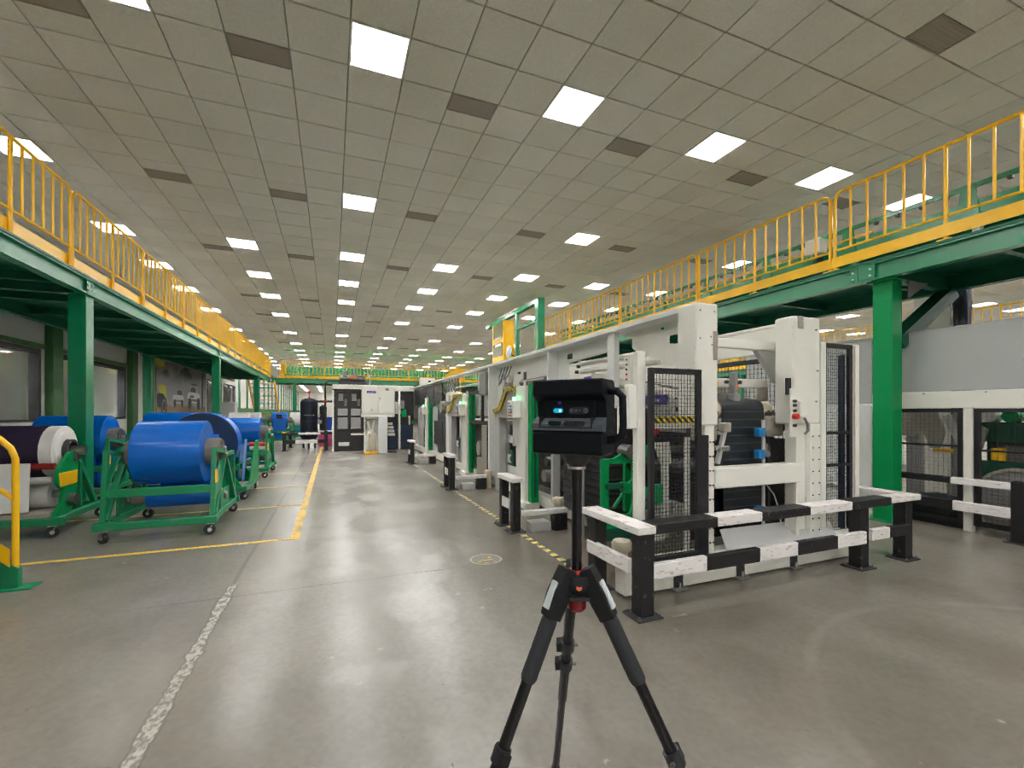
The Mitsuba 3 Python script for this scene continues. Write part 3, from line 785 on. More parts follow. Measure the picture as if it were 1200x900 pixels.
# turned cart with the very large roll seen from its end
C2 = (-2.0, 9.45, 90)
k2 = cart(*C2, 'green roll cart turned sideways under the very large blue roll', hx=0.62, hy=0.62, style='plate', tag=False)
R2 = roll(*C2, 0.97, 0.515, 0.34, 0.16, 0.9, 'very large dark blue roll seen from its end, behind the front roll', off=-0.42)
R2b = roll(*C2, 0.33, 0.11, 0.78, 0.08, 1.0, 'lower blue roll of the sideways cart with a hanging pale sheet')
sheet(R2b, *C2, -0.52, -0.30, -0.60, 1.02, -0.56, 0.30, 'm_blue_pale', 'hanging_sheet')
sheet(R2b, *C2, -0.30, 0.38, -0.50, 0.92, -0.46, 0.30, 'm_blue', 'hanging_sheet')
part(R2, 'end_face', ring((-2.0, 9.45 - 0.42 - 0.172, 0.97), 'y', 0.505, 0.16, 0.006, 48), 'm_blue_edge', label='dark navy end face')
part(k2, 'side_panel', xf(prism([(-0.46, 0.24), (0.62, 0.24), (0.62, 0.95), (0.25, 0.95)], 'y', -0.66, -0.64), *C2), 'm_green_bright')

# third cart along the aisle
C3 = (-2.02, 12.3, 0)
cart(*C3, 'third green roll cart from the camera along the aisle, with a yellow tag', hx=0.62, hy=0.74)
R3 = roll(*C3, 1.02, 0.335, 0.86, 0.145, 1.14, 'blue roll on the third cart with a pale core end')
R3b = roll(*C3, 0.42, 0.22, 0.80, 0.10, 1.04, 'lower blue roll of the third cart')
sheet(R3b, *C3, -0.36, 0.36, -0.30, 1.1, -0.2, 0.42)
rr = thing('red_roller', 'short red and white roller at the front of the third cart', 'roller')
part(rr, 'red_sleeve', cyl((-1.75, 11.72, 0.76), (-1.42, 11.72, 0.76), 0.045, 14), 'm_red', smooth=40)
part(rr, 'white_sleeve', cyl((-1.74, 11.74, 0.67), (-1.44, 11.74, 0.67), 0.05, 14), 'm_cloth', smooth=40)
part(rr, 'axle', cyl((-1.8, 11.72, 0.76), (-1.38, 11.72, 0.76), 0.02, 8), 'm_metal')

# carts of the second row, behind
C4 = (-4.12, 10.1, 0)
cart(*C4, 'green roll cart of the back row behind the nearest left column', hx=0.62, hy=0.72)
roll(*C4, 1.02, 0.41, 0.92, 0.19, 1.2, 'blue roll of the back row half hidden by the nearest green column')
R4b = roll(*C4, 0.40, 0.24, 0.74, 0.10, 1.0, 'lower blue roll in the back row behind the nearest green column')
sheet(R4b, *C4, -0.34, 0.36, -0.34, 0.95, -0.24, 0.42)
C5 = (-3.15, 11.6, 0)
cart(*C5, 'green back-row roll cart between the front roll and the printed wall banner', hx=0.62, hy=0.72)
roll(*C5, 1.06, 0.42, 0.86, 0.17, 1.14, 'blue roll of the back row showing above the left half of the front roll')
roll(*C5, 0.40, 0.2, 0.8, 0.10, 1.0, 'lower blue roll of the back row behind the front roll')
C6 = (-3.9, 14.0, 0)
cart(*C6, 'green roll cart of the back row with a white roll by the wall', hx=0.62, hy=0.72)
roll(*C6, 1.0, 0.36, 0.86, 0.15, 1.14, 'white cloth roll in the back row below the window', 'm_cloth')

# the white and purple roll at the left edge
CW = (-3.78, 7.62, 0)
kw = thing('roll_cart', 'green roll cart with a yellow panel, under the white and dark roll', 'cart')
B = lambda n, m, mat, **q: part(kw, n, xf(m, CW[0], CW[1], 0), mat, **q)
for s in (-1, 1):
    B('base_beam', box(-0.86, 0.80, s * 0.60 - 0.035, s * 0.60 + 0.035, 0.146, 0.232, 0.006), 'm_green_cart')
    B('side_beam', box(s * 0.68 - 0.04, s * 0.68 + 0.04, -0.56, 0.56, 0.15, 0.228, 0.006), 'm_green_cart')
    e = s * 0.64
    B('end_plate', prism([(-0.50, 0.23), (-0.14, 0.23), (-0.02, 0.36), (0.02, 0.66), (0.06, 0.90), (0.02, 1.0), (-0.16, 0.98), (-0.40, 0.80), (-0.44, 0.62), (-0.30, 0.52), (-0.34, 0.36)], 'x', e - 0.02, e + 0.02), 'm_green_bright')
    B('yellow_panel', prism([(-0.39, 0.57), (0.0, 0.57), (0.015, 0.74), (-0.42, 0.74)], 'x', e + 0.021, e + 0.027), 'm_yellow', label='yellow painted panel')
    B('strut', bar((e, 0.05, 0.90), (e, 0.52, 0.24), 0.06), 'm_green_cart')
    B('upright', bar((e, 0.12, 0.24), (e, 0.10, 0.98), 0.05), 'm_green_cart')
    B('bearing', box(e - 0.03, e + 0.05, -0.07, 0.08, 0.86, 1.0, 0.02), 'm_dark_metal')
    B('lower_bearing', cyl((e - 0.02, -0.16, 0.38), (e + 0.09, -0.16, 0.38), 0.075, 16), 'm_dark_metal', smooth=40)
B('guide_roller', cyl((-0.6, -0.40, 0.83), (0.62, -0.40, 0.83), 0.04, 14), 'm_knob', smooth=40)
B('guide_roller', cyl((-0.6, -0.40, 0.66), (0.6, -0.40, 0.66), 0.045, 14), 'm_grey_light', smooth=40)
B('cross_panel', box(-0.62, 0.62, 0.10, 0.13, 0.40, 0.62, 0.003), 'm_green_dark')
B('tray', box(-0.86, 0.60, -0.56, 0.0, 0.232, 0.28, 0.003), 'm_taupe')
for sx, sy in ((-1, -1), (1, -1), (-1, 1), (1, 1)): caster(kw, CW[0], CW[1], 0, sx * 0.68, sy * 0.60, 20 * sx)
rw = thing('fabric_roll', 'white cloth roll with a wide dark purple band at the left edge', 'roll')
part(rw, 'wrap', ring((CW[0] + 0.02, CW[1], 0.99), 'x', 0.325, 0.15, 1.05, 56), 'm_cloth', smooth=35)
part(rw, 'dark_band', ring((CW[0] - 0.03, CW[1], 0.99), 'x', 0.331, 0.30, 0.90, 56), 'm_purple', smooth=35, label='dark purple fabric band')
part(rw, 'core', ring((CW[0] + 0.05, CW[1], 0.99), 'x', 0.15, 0.12, 1.16, 36), 'm_dark', smooth=35)
part(rw, 'inner_layer', ring((CW[0] + 0.05, CW[1], 0.99), 'x', 0.26, 0.152, 1.04, 48), 'm_cloth', smooth=35)
part(rw, 'shaft', cyl((CW[0] - 0.75, CW[1], 0.99), (CW[0] + 0.76, CW[1], 0.99), 0.06, 14), 'm_metal', smooth=40)
part(rw, 'hanging_cloth', hull([(CW[0] + a, CW[1] + b, z) for a in (-0.5, 0.42) for b, z in ((-0.47, 0.88), (-0.50, 0.30), (-0.463, 0.88), (-0.493, 0.30))]), 'm_cloth')
rl = thing('fabric_roll', 'lower white roll under the white and dark roll at the left edge', 'roll')
part(rl, 'wrap', ring((CW[0], CW[1] - 0.14, 0.46), 'x', 0.165, 0.06, 1.0, 40), 'm_cloth', smooth=35)
part(rl, 'shaft', cyl((CW[0] - 0.64, CW[1] - 0.14, 0.46), (CW[0] + 0.62, CW[1] - 0.14, 0.46), 0.05, 12), 'm_metal', smooth=40)

# carts further down the left side
for i, (x, y, lab, mat) in enumerate(((-2.30, 24.0, 'distant blue roll cart left of the far barrier', 'm_blue'), (-3.3, 20.0, 'distant cart with a white roll under the mezzanine', 'm_cloth'), (-1.75, 26.8, 'distant cart with a pale roll left of the dark tank', 'm_cloth'),
                                      (-1.75, 29.6, 'most distant blue roll cart just left of the dark tank', 'm_blue'), (-3.5, 24.5, 'distant cart with a white roll by the far wall', 'm_cloth'))):
    cart(x, y, 0, lab, hx=0.55, hy=0.62, top=1.05)
    q = roll(x, y, 0, 1.10, 0.36, 0.66, 0.13, 1.0, lab.replace('cart with a ', '').replace('roll cart', 'roll') + ', on its cart', mat)
    if mat == 'm_blue':
        sheet(q, x, y, 0, -0.26, 0.28, -0.37, 1.15, -0.42, 0.25)
        part(q, 'dark_patch', box(x - 0.12, x + 0.12, y - 0.385, y - 0.375, 1.18, 1.36), 'm_purple')

# stairs
st = thing('staircase', 'yellow and green stair from the far left mezzanine down to the floor', 'stairs')
for X in (-3.02, -4.3):
    part(st, 'stringer', hull([(X - 0.03, 28.6, 3.28), (X + 0.03, 28.6, 3.28), (X - 0.03, 28.6, 3.0), (X + 0.03, 28.6, 3.0), (X - 0.03, 32.6, 0.28), (X + 0.03, 32.6, 0.28), (X - 0.03, 32.6, 0.0), (X + 0.03, 32.6, 0.0)]), 'm_yellow')
for j in range(14):
    part(st, 'tread', box(-4.27, -3.05, 28.75 + 0.28 * j, 29.0 + 0.28 * j, 3.06 - 0.222 * j, 3.10 - 0.222 * j), 'm_yellow' if j % 2 == 0 else 'm_green')
s2 = thing('staircase', 'green stair with a yellow handrail at the bottom left corner', 'stairs')
for Y in (4.32, 5.12):
    part(s2, 'stringer', cat(hull([(-2.47, Y - 0.03, 0.0), (-2.47, Y + 0.03, 0.0), (-2.47, Y - 0.03, 0.17), (-2.47, Y + 0.03, 0.17), (-2.62, Y - 0.03, 0.0), (-2.62, Y + 0.03, 0.0), (-4.4, Y - 0.03, 1.664), (-4.4, Y + 0.03, 1.664), (-4.4, Y - 0.03, 1.90), (-4.4, Y + 0.03, 1.90)])), 'm_green')
    part(s2, 'toe_strip', hull([(-2.52, Y - 0.035, 0.19), (-2.52, Y - 0.031, 0.19), (-2.52, Y - 0.035, 0.34), (-2.52, Y - 0.031, 0.34), (-3.6, Y - 0.035, 1.18), (-3.6, Y - 0.031, 1.18), (-3.6, Y - 0.035, 1.33), (-3.6, Y - 0.031, 1.33)]), 'm_yellow')
    part(s2, 'handrail', tube([(-2.50, Y, 0.16), (-2.50, Y, 1.10), (-2.53, Y, 1.19), (-2.60, Y, 1.27), (-4.4, Y, 2.93)], 0.024, 10), 'm_yellow', smooth=50)
    part(s2, 'mid_rail', tube([(-2.50, Y, 0.75), (-4.4, Y, 2.50)], 0.02, 8), 'm_yellow', smooth=50)
    part(s2, 'baluster', tube([(-3.6, Y, 1.15), (-3.6, Y, 2.2)], 0.02, 8), 'm_yellow', smooth=50)
    part(s2, 'foot_plate', box(-2.60, -2.36, Y - 0.09, Y + 0.09, 0, 0.012, 0.003), 'm_green_cart')
part(s2, 'landing', box(-5.3, -4.4, 4.29, 5.15, 1.66, 1.72, 0.005), 'm_green_cart')
for X in (-5.25, -4.45):
    for Y in (4.34, 5.10): part(s2, 'landing_leg', box(X - 0.04, X + 0.04, Y - 0.04, Y + 0.04, 0, 1.66), 'm_green')
for j in range(7): part(s2, 'tread', box(-2.95 - 0.26 * j, -2.68 - 0.26 * j, 4.35, 5.09, 0.20 + 0.235 * j, 0.235 + 0.235 * j), 'm_green_cart')
cbn = thing('cabinet', 'pale grey cabinet standing under the mezzanine by the far stairs', 'cabinet')
part(cbn, 'body', box(-5.15, -4.15, 24.0, 24.6, 0.0, 1.95, 0.01), 'm_grey_light')
for s in (0, 1): part(cbn, 'door', box(-5.12 + 0.5 * s, -4.67 + 0.5 * s, 23.98, 24.0, 0.08, 1.9, 0.004), 'm_grey_light')


# ================================================================ the white cutting machine
M = thing('cutting_machine', 'long white gantry-framed cutting machine along the right side of the aisle', 'machine')
mp = lambda n, m, mat='m_white', **k: part(M, n, m, mat, **k)
# base and feet
mp('base_beam', box(2.18, 5.26, 3.02, 3.16, 0.012, 0.27, 0.008))
mp('base_beam', box(4.30, 4.46, 3.16, 18.0, 0.045, 0.27, 0.006))
mp('base_beam', box(3.02, 3.18, 5.0, 18.0, 0.03, 0.20, 0.006))
for x in (2.36, 2.72, 3.43, 4.12, 5.1):
    mp('foot_recess', box(x - 0.05, x + 0.05, 3.012, 3.03, 0.014, 0.115, 0.006), 'm_dark')
    mp('foot', box(x - 0.07, x + 0.07, 2.965, 3.10, 0.0, 0.018, 0.004), 'm_grey')
    mp('foot_bolt', cyl((x, 3.0, 0.015), (x, 3.0, 0.06), 0.014, 8), 'm_metal')
# front posts
mp('front_column', box(2.885, 3.135, 2.99, 3.22, 1.38, 2.44, 0.012))
mp('lower_post', box(2.995, 3.10, 3.0, 3.10, 0.27, 1.38, 0.004))
mp('front_column', box(4.09, 4.47, 3.0, 3.20, 1.38, 2.42, 0.014))
mp('front_column', box(4.46, 4.535, 3.05, 3.40, 1.36, 2.36, 0.010))
mp('lower_post', box(4.33, 4.48, 3.0, 3.05, 0.27, 1.38, 0.004))
mp('lower_post', box(4.13, 4.33, 3.05, 3.12, 0.27, 1.38, 0.004), 'm_white')
mp('lower_post', box(4.13, 4.17, 3.0, 3.12, 0.27, 1.38, 0.003))
mp('crossbeam', box(3.105, 4.20, 2.985, 3.13, 0.825, 1.005, 0.008))
mp('side_post', box(2.29, 2.372, 3.005, 3.07, 0.27, 1.99, 0.006))
mp('side_post', box(4.545, 4.62, 3.04, 3.12, 0.27, 2.20, 0.004))
mp('side_post', box(5.075, 5.14, 3.04, 3.12, 0.27, 2.20, 0.004))
for x0 in (3.085, 3.05):
    for q in range(8): mp('bolt', cyl((x0, 3.003, 0.36 + 0.125 * q), (x0, 2.992, 0.36 + 0.125 * q), 0.008, 6), 'm_dark')
for q in range(9):
    for x0 in (4.36, 4.45): mp('bolt', cyl((x0, 3.003, 0.34 + 0.115 * q), (x0, 2.992, 0.34 + 0.115 * q), 0.007, 6), 'm_dark')
for (x, z) in ((2.93, 2.37), (3.09, 2.37), (3.05, 2.15), (3.06, 2.08), (2.93, 2.13), (4.40, 2.30), (4.40, 1.6), (4.42, 1.9)):
    mp('bolt', cyl((x, 3.003, z), (x, 2.984, z), 0.008, 6), 'm_grey')
mp('slot', box(3.075, 3.125, 2.985, 2.992, 1.95, 2.20, 0.0), 'm_taupe')
mp('slot', box(4.15, 4.22, 2.993, 3.002, 2.30, 2.42, 0.0), 'm_taupe')
# left side frame: flange, web, ribs
mp('top_flange', box(2.885, 3.14, 3.2, 18.3, 2.385, 2.435, 0.006), 'm_white_cool')
slot = [(3.36, 2.155), (3.36, 2.23), (3.45, 2.25), (3.56, 2.25), (3.56, 2.175), (3.45, 2.155)]
mp('side_web', prism(Polygon([(3.2, 2.39), (3.2, 1.96), (3.72, 2.03), (4.05, 2.15), (4.12, 2.20), (4.12, 2.30), (4.32, 2.39)], [slot]), 'x', 3.07, 3.10))
mp('side_web', prism(Polygon([(4.55, 2.39), (4.55, 2.22), (5.6, 2.18), (5.6, 1.80), (6.3, 1.72), (7.25, 1.60), (7.30, 0.2), (8.5, 0.2), (8.55, 0.35), (8.55, 2.39)],
                              [[(7.42, 0.50), (8.0, 0.50), (8.0, 0.92), (7.42, 0.92)], [(7.42, 1.06), (8.0, 1.06), (8.0, 1.38), (7.42, 1.38)]]), 'x', 3.07, 3.10), 'm_white_cool')
mp('inner_panel', box(3.4, 3.42, 7.2, 8.2, 0.3, 1.5), 'm_navy')
mp('rib', box(2.90, 3.07, 5.86, 5.90, 1.80, 2.39), 'm_white_cool')
mp('rib', box(2.90, 3.07, 8.50, 8.56, 0.2, 2.39), 'm_white_cool')
mp('strut', box(2.93, 3.0, 4.26, 4.40, 1.55, 2.39, 0.004), 'm_white_cool')
mp('slot', box(3.062, 3.07, 5.45, 5.58, 2.23, 2.30), 'm_dark')
mp('slot', box(3.062, 3.07, 7.02, 7.14, 2.02, 2.18), 'm_dark')
for (y, z) in ((5.25, 2.10), (5.3, 2.03), (7.3, 2.18)): mp('knob', cyl((3.07, y, z), (3.03, y, z), 0.022, 8), 'm_dark')
mp('signal_light', cyl((3.07, 3.62, 2.33), (3.05, 3.62, 2.33), 0.012, 8), 'm_green_bright')
# lattice of the sloping arm seen between the side frames
mp('arm_tube', cyl((3.25, 3.9, 2.14), (3.25, 5.5, 2.17), 0.035, 14), 'm_white', smooth=40)
mp('arm_tube', cyl((3.25, 3.9, 2.03), (3.25, 5.5, 2.06), 0.03, 14), 'm_white', smooth=40)
mp('button_strip', box(3.05, 3.10, 4.14, 4.24, 1.80, 2.12, 0.004))
for q, mt in enumerate(('m_grey', 'm_grey', 'm_dark', 'm_red', 'm_red')): mp('button', cyl((3.055, 4.19, 2.08 - 0.055 * q), (3.04, 4.19, 2.08 - 0.055 * q), 0.012, 8), mt)
# right side frame
mp('right_side_plate', prism(Polygon([(3.2, 2.42), (9.0, 2.42), (9.0, 1.30), (4.35, 1.30), (4.35, 2.12), (3.62, 2.13), (3.45, 2.0), (3.35, 1.85), (3.2, 1.80)],
                                     [[(3.70, 2.24), (3.86, 2.24), (3.86, 2.30), (3.70, 2.30)]]), 'x', 4.34, 4.40))
mp('right_top_flange', box(4.33, 4.52, 3.2, 18.0, 2.39, 2.425, 0.004))
mp('right_rail', prism([(4.75, 1.83), (7.2, 2.09), (7.2, 2.00), (4.75, 1.73)], 'x', 4.30, 4.34), 'm_grey')
mp('name_plate', box(4.325, 4.34, 5.02, 5.55, 1.60, 1.74, 0.002), 'm_label', label='dark blue name plate with white lettering')
tm = meshkit.text_mesh('cutter', 0.055, 0.004, bold=True)
tm.apply_transform(np.array([[0, 0, -1, 4.325], [-1, 0.0, 0, 5.38], [0.0, 1, 0, 1.645], [0, 0, 0, 1.0]]))
mp('lettering', tm, 'm_white_print')
mp('name_plate', box(4.325, 4.34, 6.75, 7.25, 2.02, 2.14, 0.002), 'm_label')
for q in range(6): mp('lettering', box(4.32, 4.326, 6.84 + 0.055 * q, 6.875 + 0.055 * q, 2.055, 2.095), 'm_white_print')
mp('oval_slot', box(4.332, 4.342, 4.62, 4.86, 1.50, 1.56, 0.004), 'm_dark')
for (y, z) in ((5.35, 1.86), (4.7, 1.72), (4.85, 1.68), (4.45, 2.3)): mp('bolt', cyl((4.345, y, z), (4.33, y, z), 0.016, 6), 'm_dark')
mp('cross_tube', box(3.14, 4.34, 3.33, 3.40, 2.13, 2.22, 0.008))
mp('cross_gusset', prism([(4.05, 2.13), (4.34, 2.13), (4.34, 1.80)], 'y', 3.36, 3.42), 'm_grey_light')
mp('back_crossbeam', box(3.1, 4.34, 8.3, 8.45, 2.0, 2.39, 0.006))
mp('diagonal_stay', bar((3.12, 3.40, 2.05), (3.9, 4.35, 1.98), 0.03, 0.06), 'm_grey_light')
# inside the front opening
mp('belt_roller', cyl((3.16, 3.36, 1.52), (4.16, 3.36, 1.52), 0.085, 28), 'm_cream', smooth=40)
mp('belt', hull([(x, y, z) for x in (3.42, 4.10) for y, z in ((3.36, 1.606), (5.3, 1.93), (3.36, 1.60), (5.3, 1.90))]), 'm_cream')
mp('belt_side_rail', hull([(x, y, z) for x in (3.28, 3.34) for y, z in ((3.40, 1.60), (5.3, 1.96), (3.40, 1.66), (5.3, 2.04))]), 'm_white')
mp('chain', cat(*[box(3.16 + 0.04 * q, 3.185 + 0.04 * q, 3.26, 3.285, 1.465 + 0.018 * (q % 2), 1.50 + 0.018 * (q % 2)) for q in range(7)], *[box(4.06 + 0.03 * q, 4.082 + 0.03 * q, 3.26, 3.285, 1.46 + 0.018 * (q % 2), 1.495 + 0.018 * (q % 2)) for q in range(5)]), 'm_dark_metal', kind='stuff')
mp('roller_housing', box(4.02, 4.26, 3.22, 3.34, 1.25, 1.46, 0.02), 'm_taupe')
mp('roller_housing', box(3.14, 3.38, 3.22, 3.34, 1.22, 1.46, 0.02), 'm_taupe')
mp('slider_rod', bar((3.40, 3.16, 1.36), (3.30, 3.16, 1.02), 0.035), 'm_grey_light')
mp('slider_block', box(3.355, 3.44, 3.12, 3.20, 1.31, 1.40, 0.01), 'm_taupe')
mp('slider_clamp', cat(box(3.28, 3.40, 3.10, 3.20, 1.14, 1.185, 0.01), cyl((3.26, 3.15, 1.16), (3.42, 3.15, 1.16), 0.018, 8)), 'm_metal')
mp('web_guide', box(3.2, 4.30, 3.44, 3.49, 1.75, 1.84, 0.006), 'm_white')
mp('web_guide_plate', prism([(4.12, 1.62), (4.30, 1.62), (4.30, 1.76), (4.22, 1.76)], 'y', 3.44, 3.47), 'm_taupe')
mp('camera_head', cat(box(3.74, 3.79, 3.36, 3.43, 1.64, 1.90, 0.008), box(3.66, 3.75, 3.30, 3.40, 1.60, 1.68, 0.008)), 'm_grey')
mp('camera_lamp', box(3.755, 3.78, 3.35, 3.36, 1.72, 1.76), 'm_orange')
mp('warning_sign', prism([(3.55, 1.77), (3.61, 1.77), (3.58, 1.82)], 'y', 3.43, 3.44), 'm_yellow')
for x in (3.70, 3.83, 3.88): mp('knob', cyl((x, 3.44, 1.80), (x, 3.41, 1.80), 0.018, 8), 'm_dark')
mp('right_lower_panel', box(4.35, 4.39, 3.2, 5.4, 0.28, 1.22), 'm_dark')
mp('inner_shelf', box(3.14, 4.3, 3.46, 4.2, 0.9, 0.95), 'm_dark')
mp('inner_back_panel', box(3.14, 4.3, 5.4, 5.44, 0.2, 1.55), 'm_dark')
mp('lower_curtain', cat(*[box(3.16, 4.10, 3.34, 3.36 + 0.012 * (q % 2), 0.28 + 0.034 * q, 0.31 + 0.034 * q) for q in range(16)]), 'm_black', kind='stuff')
mp('gearbox', cat(box(4.02, 4.14, 3.3, 3.5, 1.02, 1.24, 0.02), cyl((4.08, 3.28, 1.12), (4.08, 3.4, 1.12), 0.06, 14)), 'm_taupe')
mp('hose', tube([(4.16, 3.3, 1.25), (4.22, 3.24, 1.18), (4.22, 3.24, 1.08), (4.18, 3.28, 0.98)], 0.012, 8), 'm_black', smooth=60)
mp('dark_guide', box(4.10, 4.14, 3.28, 3.33, 0.3, 1.26), 'm_dark')
rs = thing('rubber_sheet', 'dark ribbed rubber sheet hanging over the roller inside the front opening', 'rubber sheet')
part(rs, 'drop', hull([(x, y, z) for x in (3.47, 4.02) for y, z in ((3.262, 1.53), (3.24, 0.3), (3.270, 1.53), (3.246, 0.3))]), 'm_rubber')
bend = [(3.36 + 0.099 * math.cos(t), 1.525 + 0.099 * math.sin(t)) for t in np.linspace(math.pi, math.pi / 2 - 0.1, 9)] + [(4.2, 1.762), (5.25, 1.945)]
pv = np.array([(x, y, z) for y, z in bend for x in (3.47, 4.02)])
part(rs, 'bend', (pv, np.array([(2 * i, 2 * i + 1, 2 * i + 3, 2 * i + 2) for i in range(len(bend) - 1)])), 'm_rubber_plain', smooth=50)
# sensors on a rod
sr = thing('sensor_stand', 'thin metal rod with blue sensors in front of the rubber sheet', 'sensor')
part(sr, 'rod', cyl((3.90, 3.17, 0.40), (3.90, 3.17, 1.42), 0.017, 10), 'm_grey_light', smooth=40)
for z in (1.30, 1.09, 0.55):
    part(sr, 'sensor', box(3.77, 3.85, 3.10, 3.17, z - 0.04, z + 0.045, 0.008), 'm_blue_sensor', label='bright blue sensor')
    part(sr, 'clamp', cat(box(3.84, 3.93, 3.14, 3.20, z - 0.018, z + 0.022, 0.006), cyl((3.92, 3.13, z), (3.92, 3.21, z), 0.03, 10)), 'm_metal')
part(sr, 'cable', tube([(3.92, 3.16, 0.80), (3.98, 3.12, 0.70), (4.04, 3.1, 0.52), (4.05, 3.1, 0.40)], 0.006, 6), 'm_grey_light', smooth=60)
# operator box on the right column
ob = thing('control_box', 'white button box with a red stop button on the right front column', 'control box')
part(ob, 'body', box(4.09, 4.20, 2.93, 3.0, 1.45, 1.60, 0.008), 'm_white')
part(ob, 'back_plate', box(4.02, 4.11, 2.975, 3.0, 1.26, 1.72, 0.004), 'm_white')
for q, (z, mt, r) in enumerate(((1.60, 'm_dark', 0.013), (1.56, 'm_dark', 0.013), (1.51, 'm_dark', 0.013), (1.455, 'm_red', 0.026), (1.37, 'm_dark', 0.015))):
    part(ob, 'button', cyl((4.06, 2.975, z), (4.06, 2.95 - 0.02 * (mt == 'm_red'), z), r, 12), mt)
part(ob, 'hook', tube([(4.17, 2.95, 1.44), (4.18, 2.92, 1.38), (4.18, 2.92, 1.32), (4.15, 2.93, 1.29)], 0.012, 8), 'm_dark_metal', smooth=60)
part(ob, 'black_lamp', box(4.00, 4.05, 2.99, 3.02, 1.66, 1.82, 0.004), 'm_black')
obj('steel_tray', hull([(3.22, 2.98, 0.275), (4.62, 2.94, 0.275), (4.78, 3.14, 0.40), (3.34, 3.17, 0.40), (3.22, 2.98, 0.283), (4.62, 2.94, 0.283), (4.78, 3.14, 0.408), (3.34, 3.17, 0.408)]), 'm_grey_light', 'pale sloping sheet-metal tray lying on the machine base', 'tray')


def guard_door(x0, x1, y, z0, z1, label, step=0.032, fr=0.045, midrails=(), mat='m_black'):
    k = thing('mesh_door', label, 'guard door')
    part(k, 'stile', box(x0, x0 + fr, y - 0.02, y + 0.02, z0, z1, 0.003), mat)
    part(k, 'stile', box(x1 - fr, x1, y - 0.02, y + 0.02, z0, z1, 0.003), mat)
    part(k, 'rail', box(x0 + fr, x1 - fr, y - 0.02, y + 0.02, z1 - fr, z1, 0.003), mat)
    part(k, 'rail', box(x0 + fr, x1 - fr, y - 0.02, y + 0.02, z0, z0 + fr, 0.003), mat)
    for z in midrails: part(k, 'rail', box(x0 + fr, x1 - fr, y - 0.016, y + 0.016, z - 0.015, z + 0.015, 0.002), mat)
    part(k, 'wire_mesh', wire_mesh(x0 + fr, y, 1, 0, x1 - x0 - 2 * fr, z0 + fr, z1 - fr, step), mat, kind='stuff')
    return k


gd = guard_door(2.37, 2.905, 2.965, 0.28, 1.855, 'black wire mesh door with a yellow and black bar at the left of the front opening')
part(gd, 'hazard_bar', box(2.41, 2.865, 2.99, 3.01, 1.405, 1.46, 0.002), 'm_hazard', label='yellow and black striped bar')
part(gd, 'bar_plate', box(2.41, 2.865, 3.012, 3.03, 1.36, 1.41, 0.002), 'm_white')
part(gd, 'side_post', box(2.905, 2.99, 2.95, 2.99, 0.28, 1.30, 0.004), 'm_black')
part(gd, 'hinge_post', box(2.84, 2.885, 3.05, 3.09, 0.28, 1.28, 0.003), 'm_white')
gd2 = guard_door(4.62, 5.08, 3.09, 0.20, 2.20, 'tall black wire mesh door at the right end of the machine front', midrails=(1.28, 0.95))
part(gd2, 'inner_post', box(4.98, 5.035, 3.115, 3.16, 0.2, 2.1, 0.004), 'm_navy')
wm = thing('wire_fence', 'black-topped wire mesh fence panel behind the roller in the machine opening', 'fence')
part(wm, 'top_rail', box(4.35, 4.39, 3.22, 4.34, 2.03, 2.08, 0.004), 'm_black')
part(wm, 'stile', box(4.35, 4.39, 3.30, 3.36, 1.3, 2.03, 0.004), 'm_dark')
part(wm, 'wire_mesh', wire_mesh(4.37, 3.22, 0, 1, 1.12, 1.22, 2.05, 0.05, 0.004), 'm_dark', kind='stuff')
gf = thing('unwind_frame', 'bright green steel unwind frame beside the left front post', 'frame')
part(gf, 'plate', prism(Polygon([(2.46, 0.33), (2.92, 0.30), (2.90, 1.02), (2.74, 1.10), (2.60, 1.03), (2.46, 1.03)], [[(2.54, 0.50), (2.80, 0.46), (2.83, 0.56), (2.83, 0.98), (2.54, 0.98)]]), 'y', 3.78, 3.82), 'm_green_bright')
part(gf, 'stay', bar((2.58, 3.76, 0.55), (2.80, 3.76, 0.82), 0.025), 'm_green_bright')
part(gf, 'tie', box(2.50, 2.82, 3.74, 3.80, 0.74, 0.79), 'm_green_dark')
part(gf, 'bracket', box(2.66, 2.80, 3.30, 3.34, 0.66, 0.84, 0.004), 'm_green_bright')
part(gf, 'bracket_arm', box(2.68, 2.72, 3.32, 3.80, 0.70, 0.80), 'm_green_bright')
part(gf, 'spindle', cat(cyl((2.76, 3.70, 1.10), (2.76, 3.86, 1.10), 0.07, 16), cyl((2.40, 3.72, 0.50), (2.40, 3.84, 0.50), 0.06, 12)), 'm_dark_metal', smooth=40)
part(gf, 'base', box(2.42, 2.95, 3.72, 3.95, 0.24, 0.34, 0.005), 'm_green_dark')
gg = thing('guide_frame', 'green and white roller guide seen behind the mesh door', 'frame')
part(gg, 'plate', prism([(2.86, 0.45), (3.16, 0.45), (2.86, 0.98)], 'y', 3.96, 4.0), 'm_green_bright')
part(gg, 'head', box(2.86, 3.02, 3.7, 3.8, 1.02, 1.16, 0.006), 'm_green_bright')
part(gg, 'cheek', prism([(2.94, 1.20), (3.10, 1.20), (3.12, 0.99), (3.04, 0.97)], 'y', 3.56, 3.62), 'm_white')
part(gg, 'post', box(3.04, 3.11, 3.58, 3.62, 0.25, 0.98, 0.004), 'm_white')
part(gg, 'roller', cyl((3.12, 3.66, 1.10), (3.5, 3.66, 1.10), 0.05, 16), 'm_dark_metal', smooth=40)
part(gg, 'foot', box(2.72, 2.95, 3.45, 3.55, 0.27, 0.36, 0.006), 'm_white')
bm = thing('motor', 'dark motor with a red cap behind the mesh door', 'motor')
part(bm, 'housing', cyl((3.46, 3.72, 1.61), (3.66, 3.72, 1.61), 0.07, 18), 'm_dark_metal', smooth=40)
part(bm, 'cap', cyl((3.18, 3.86, 1.29), (3.18, 3.92, 1.29), 0.04, 12), 'm_red')
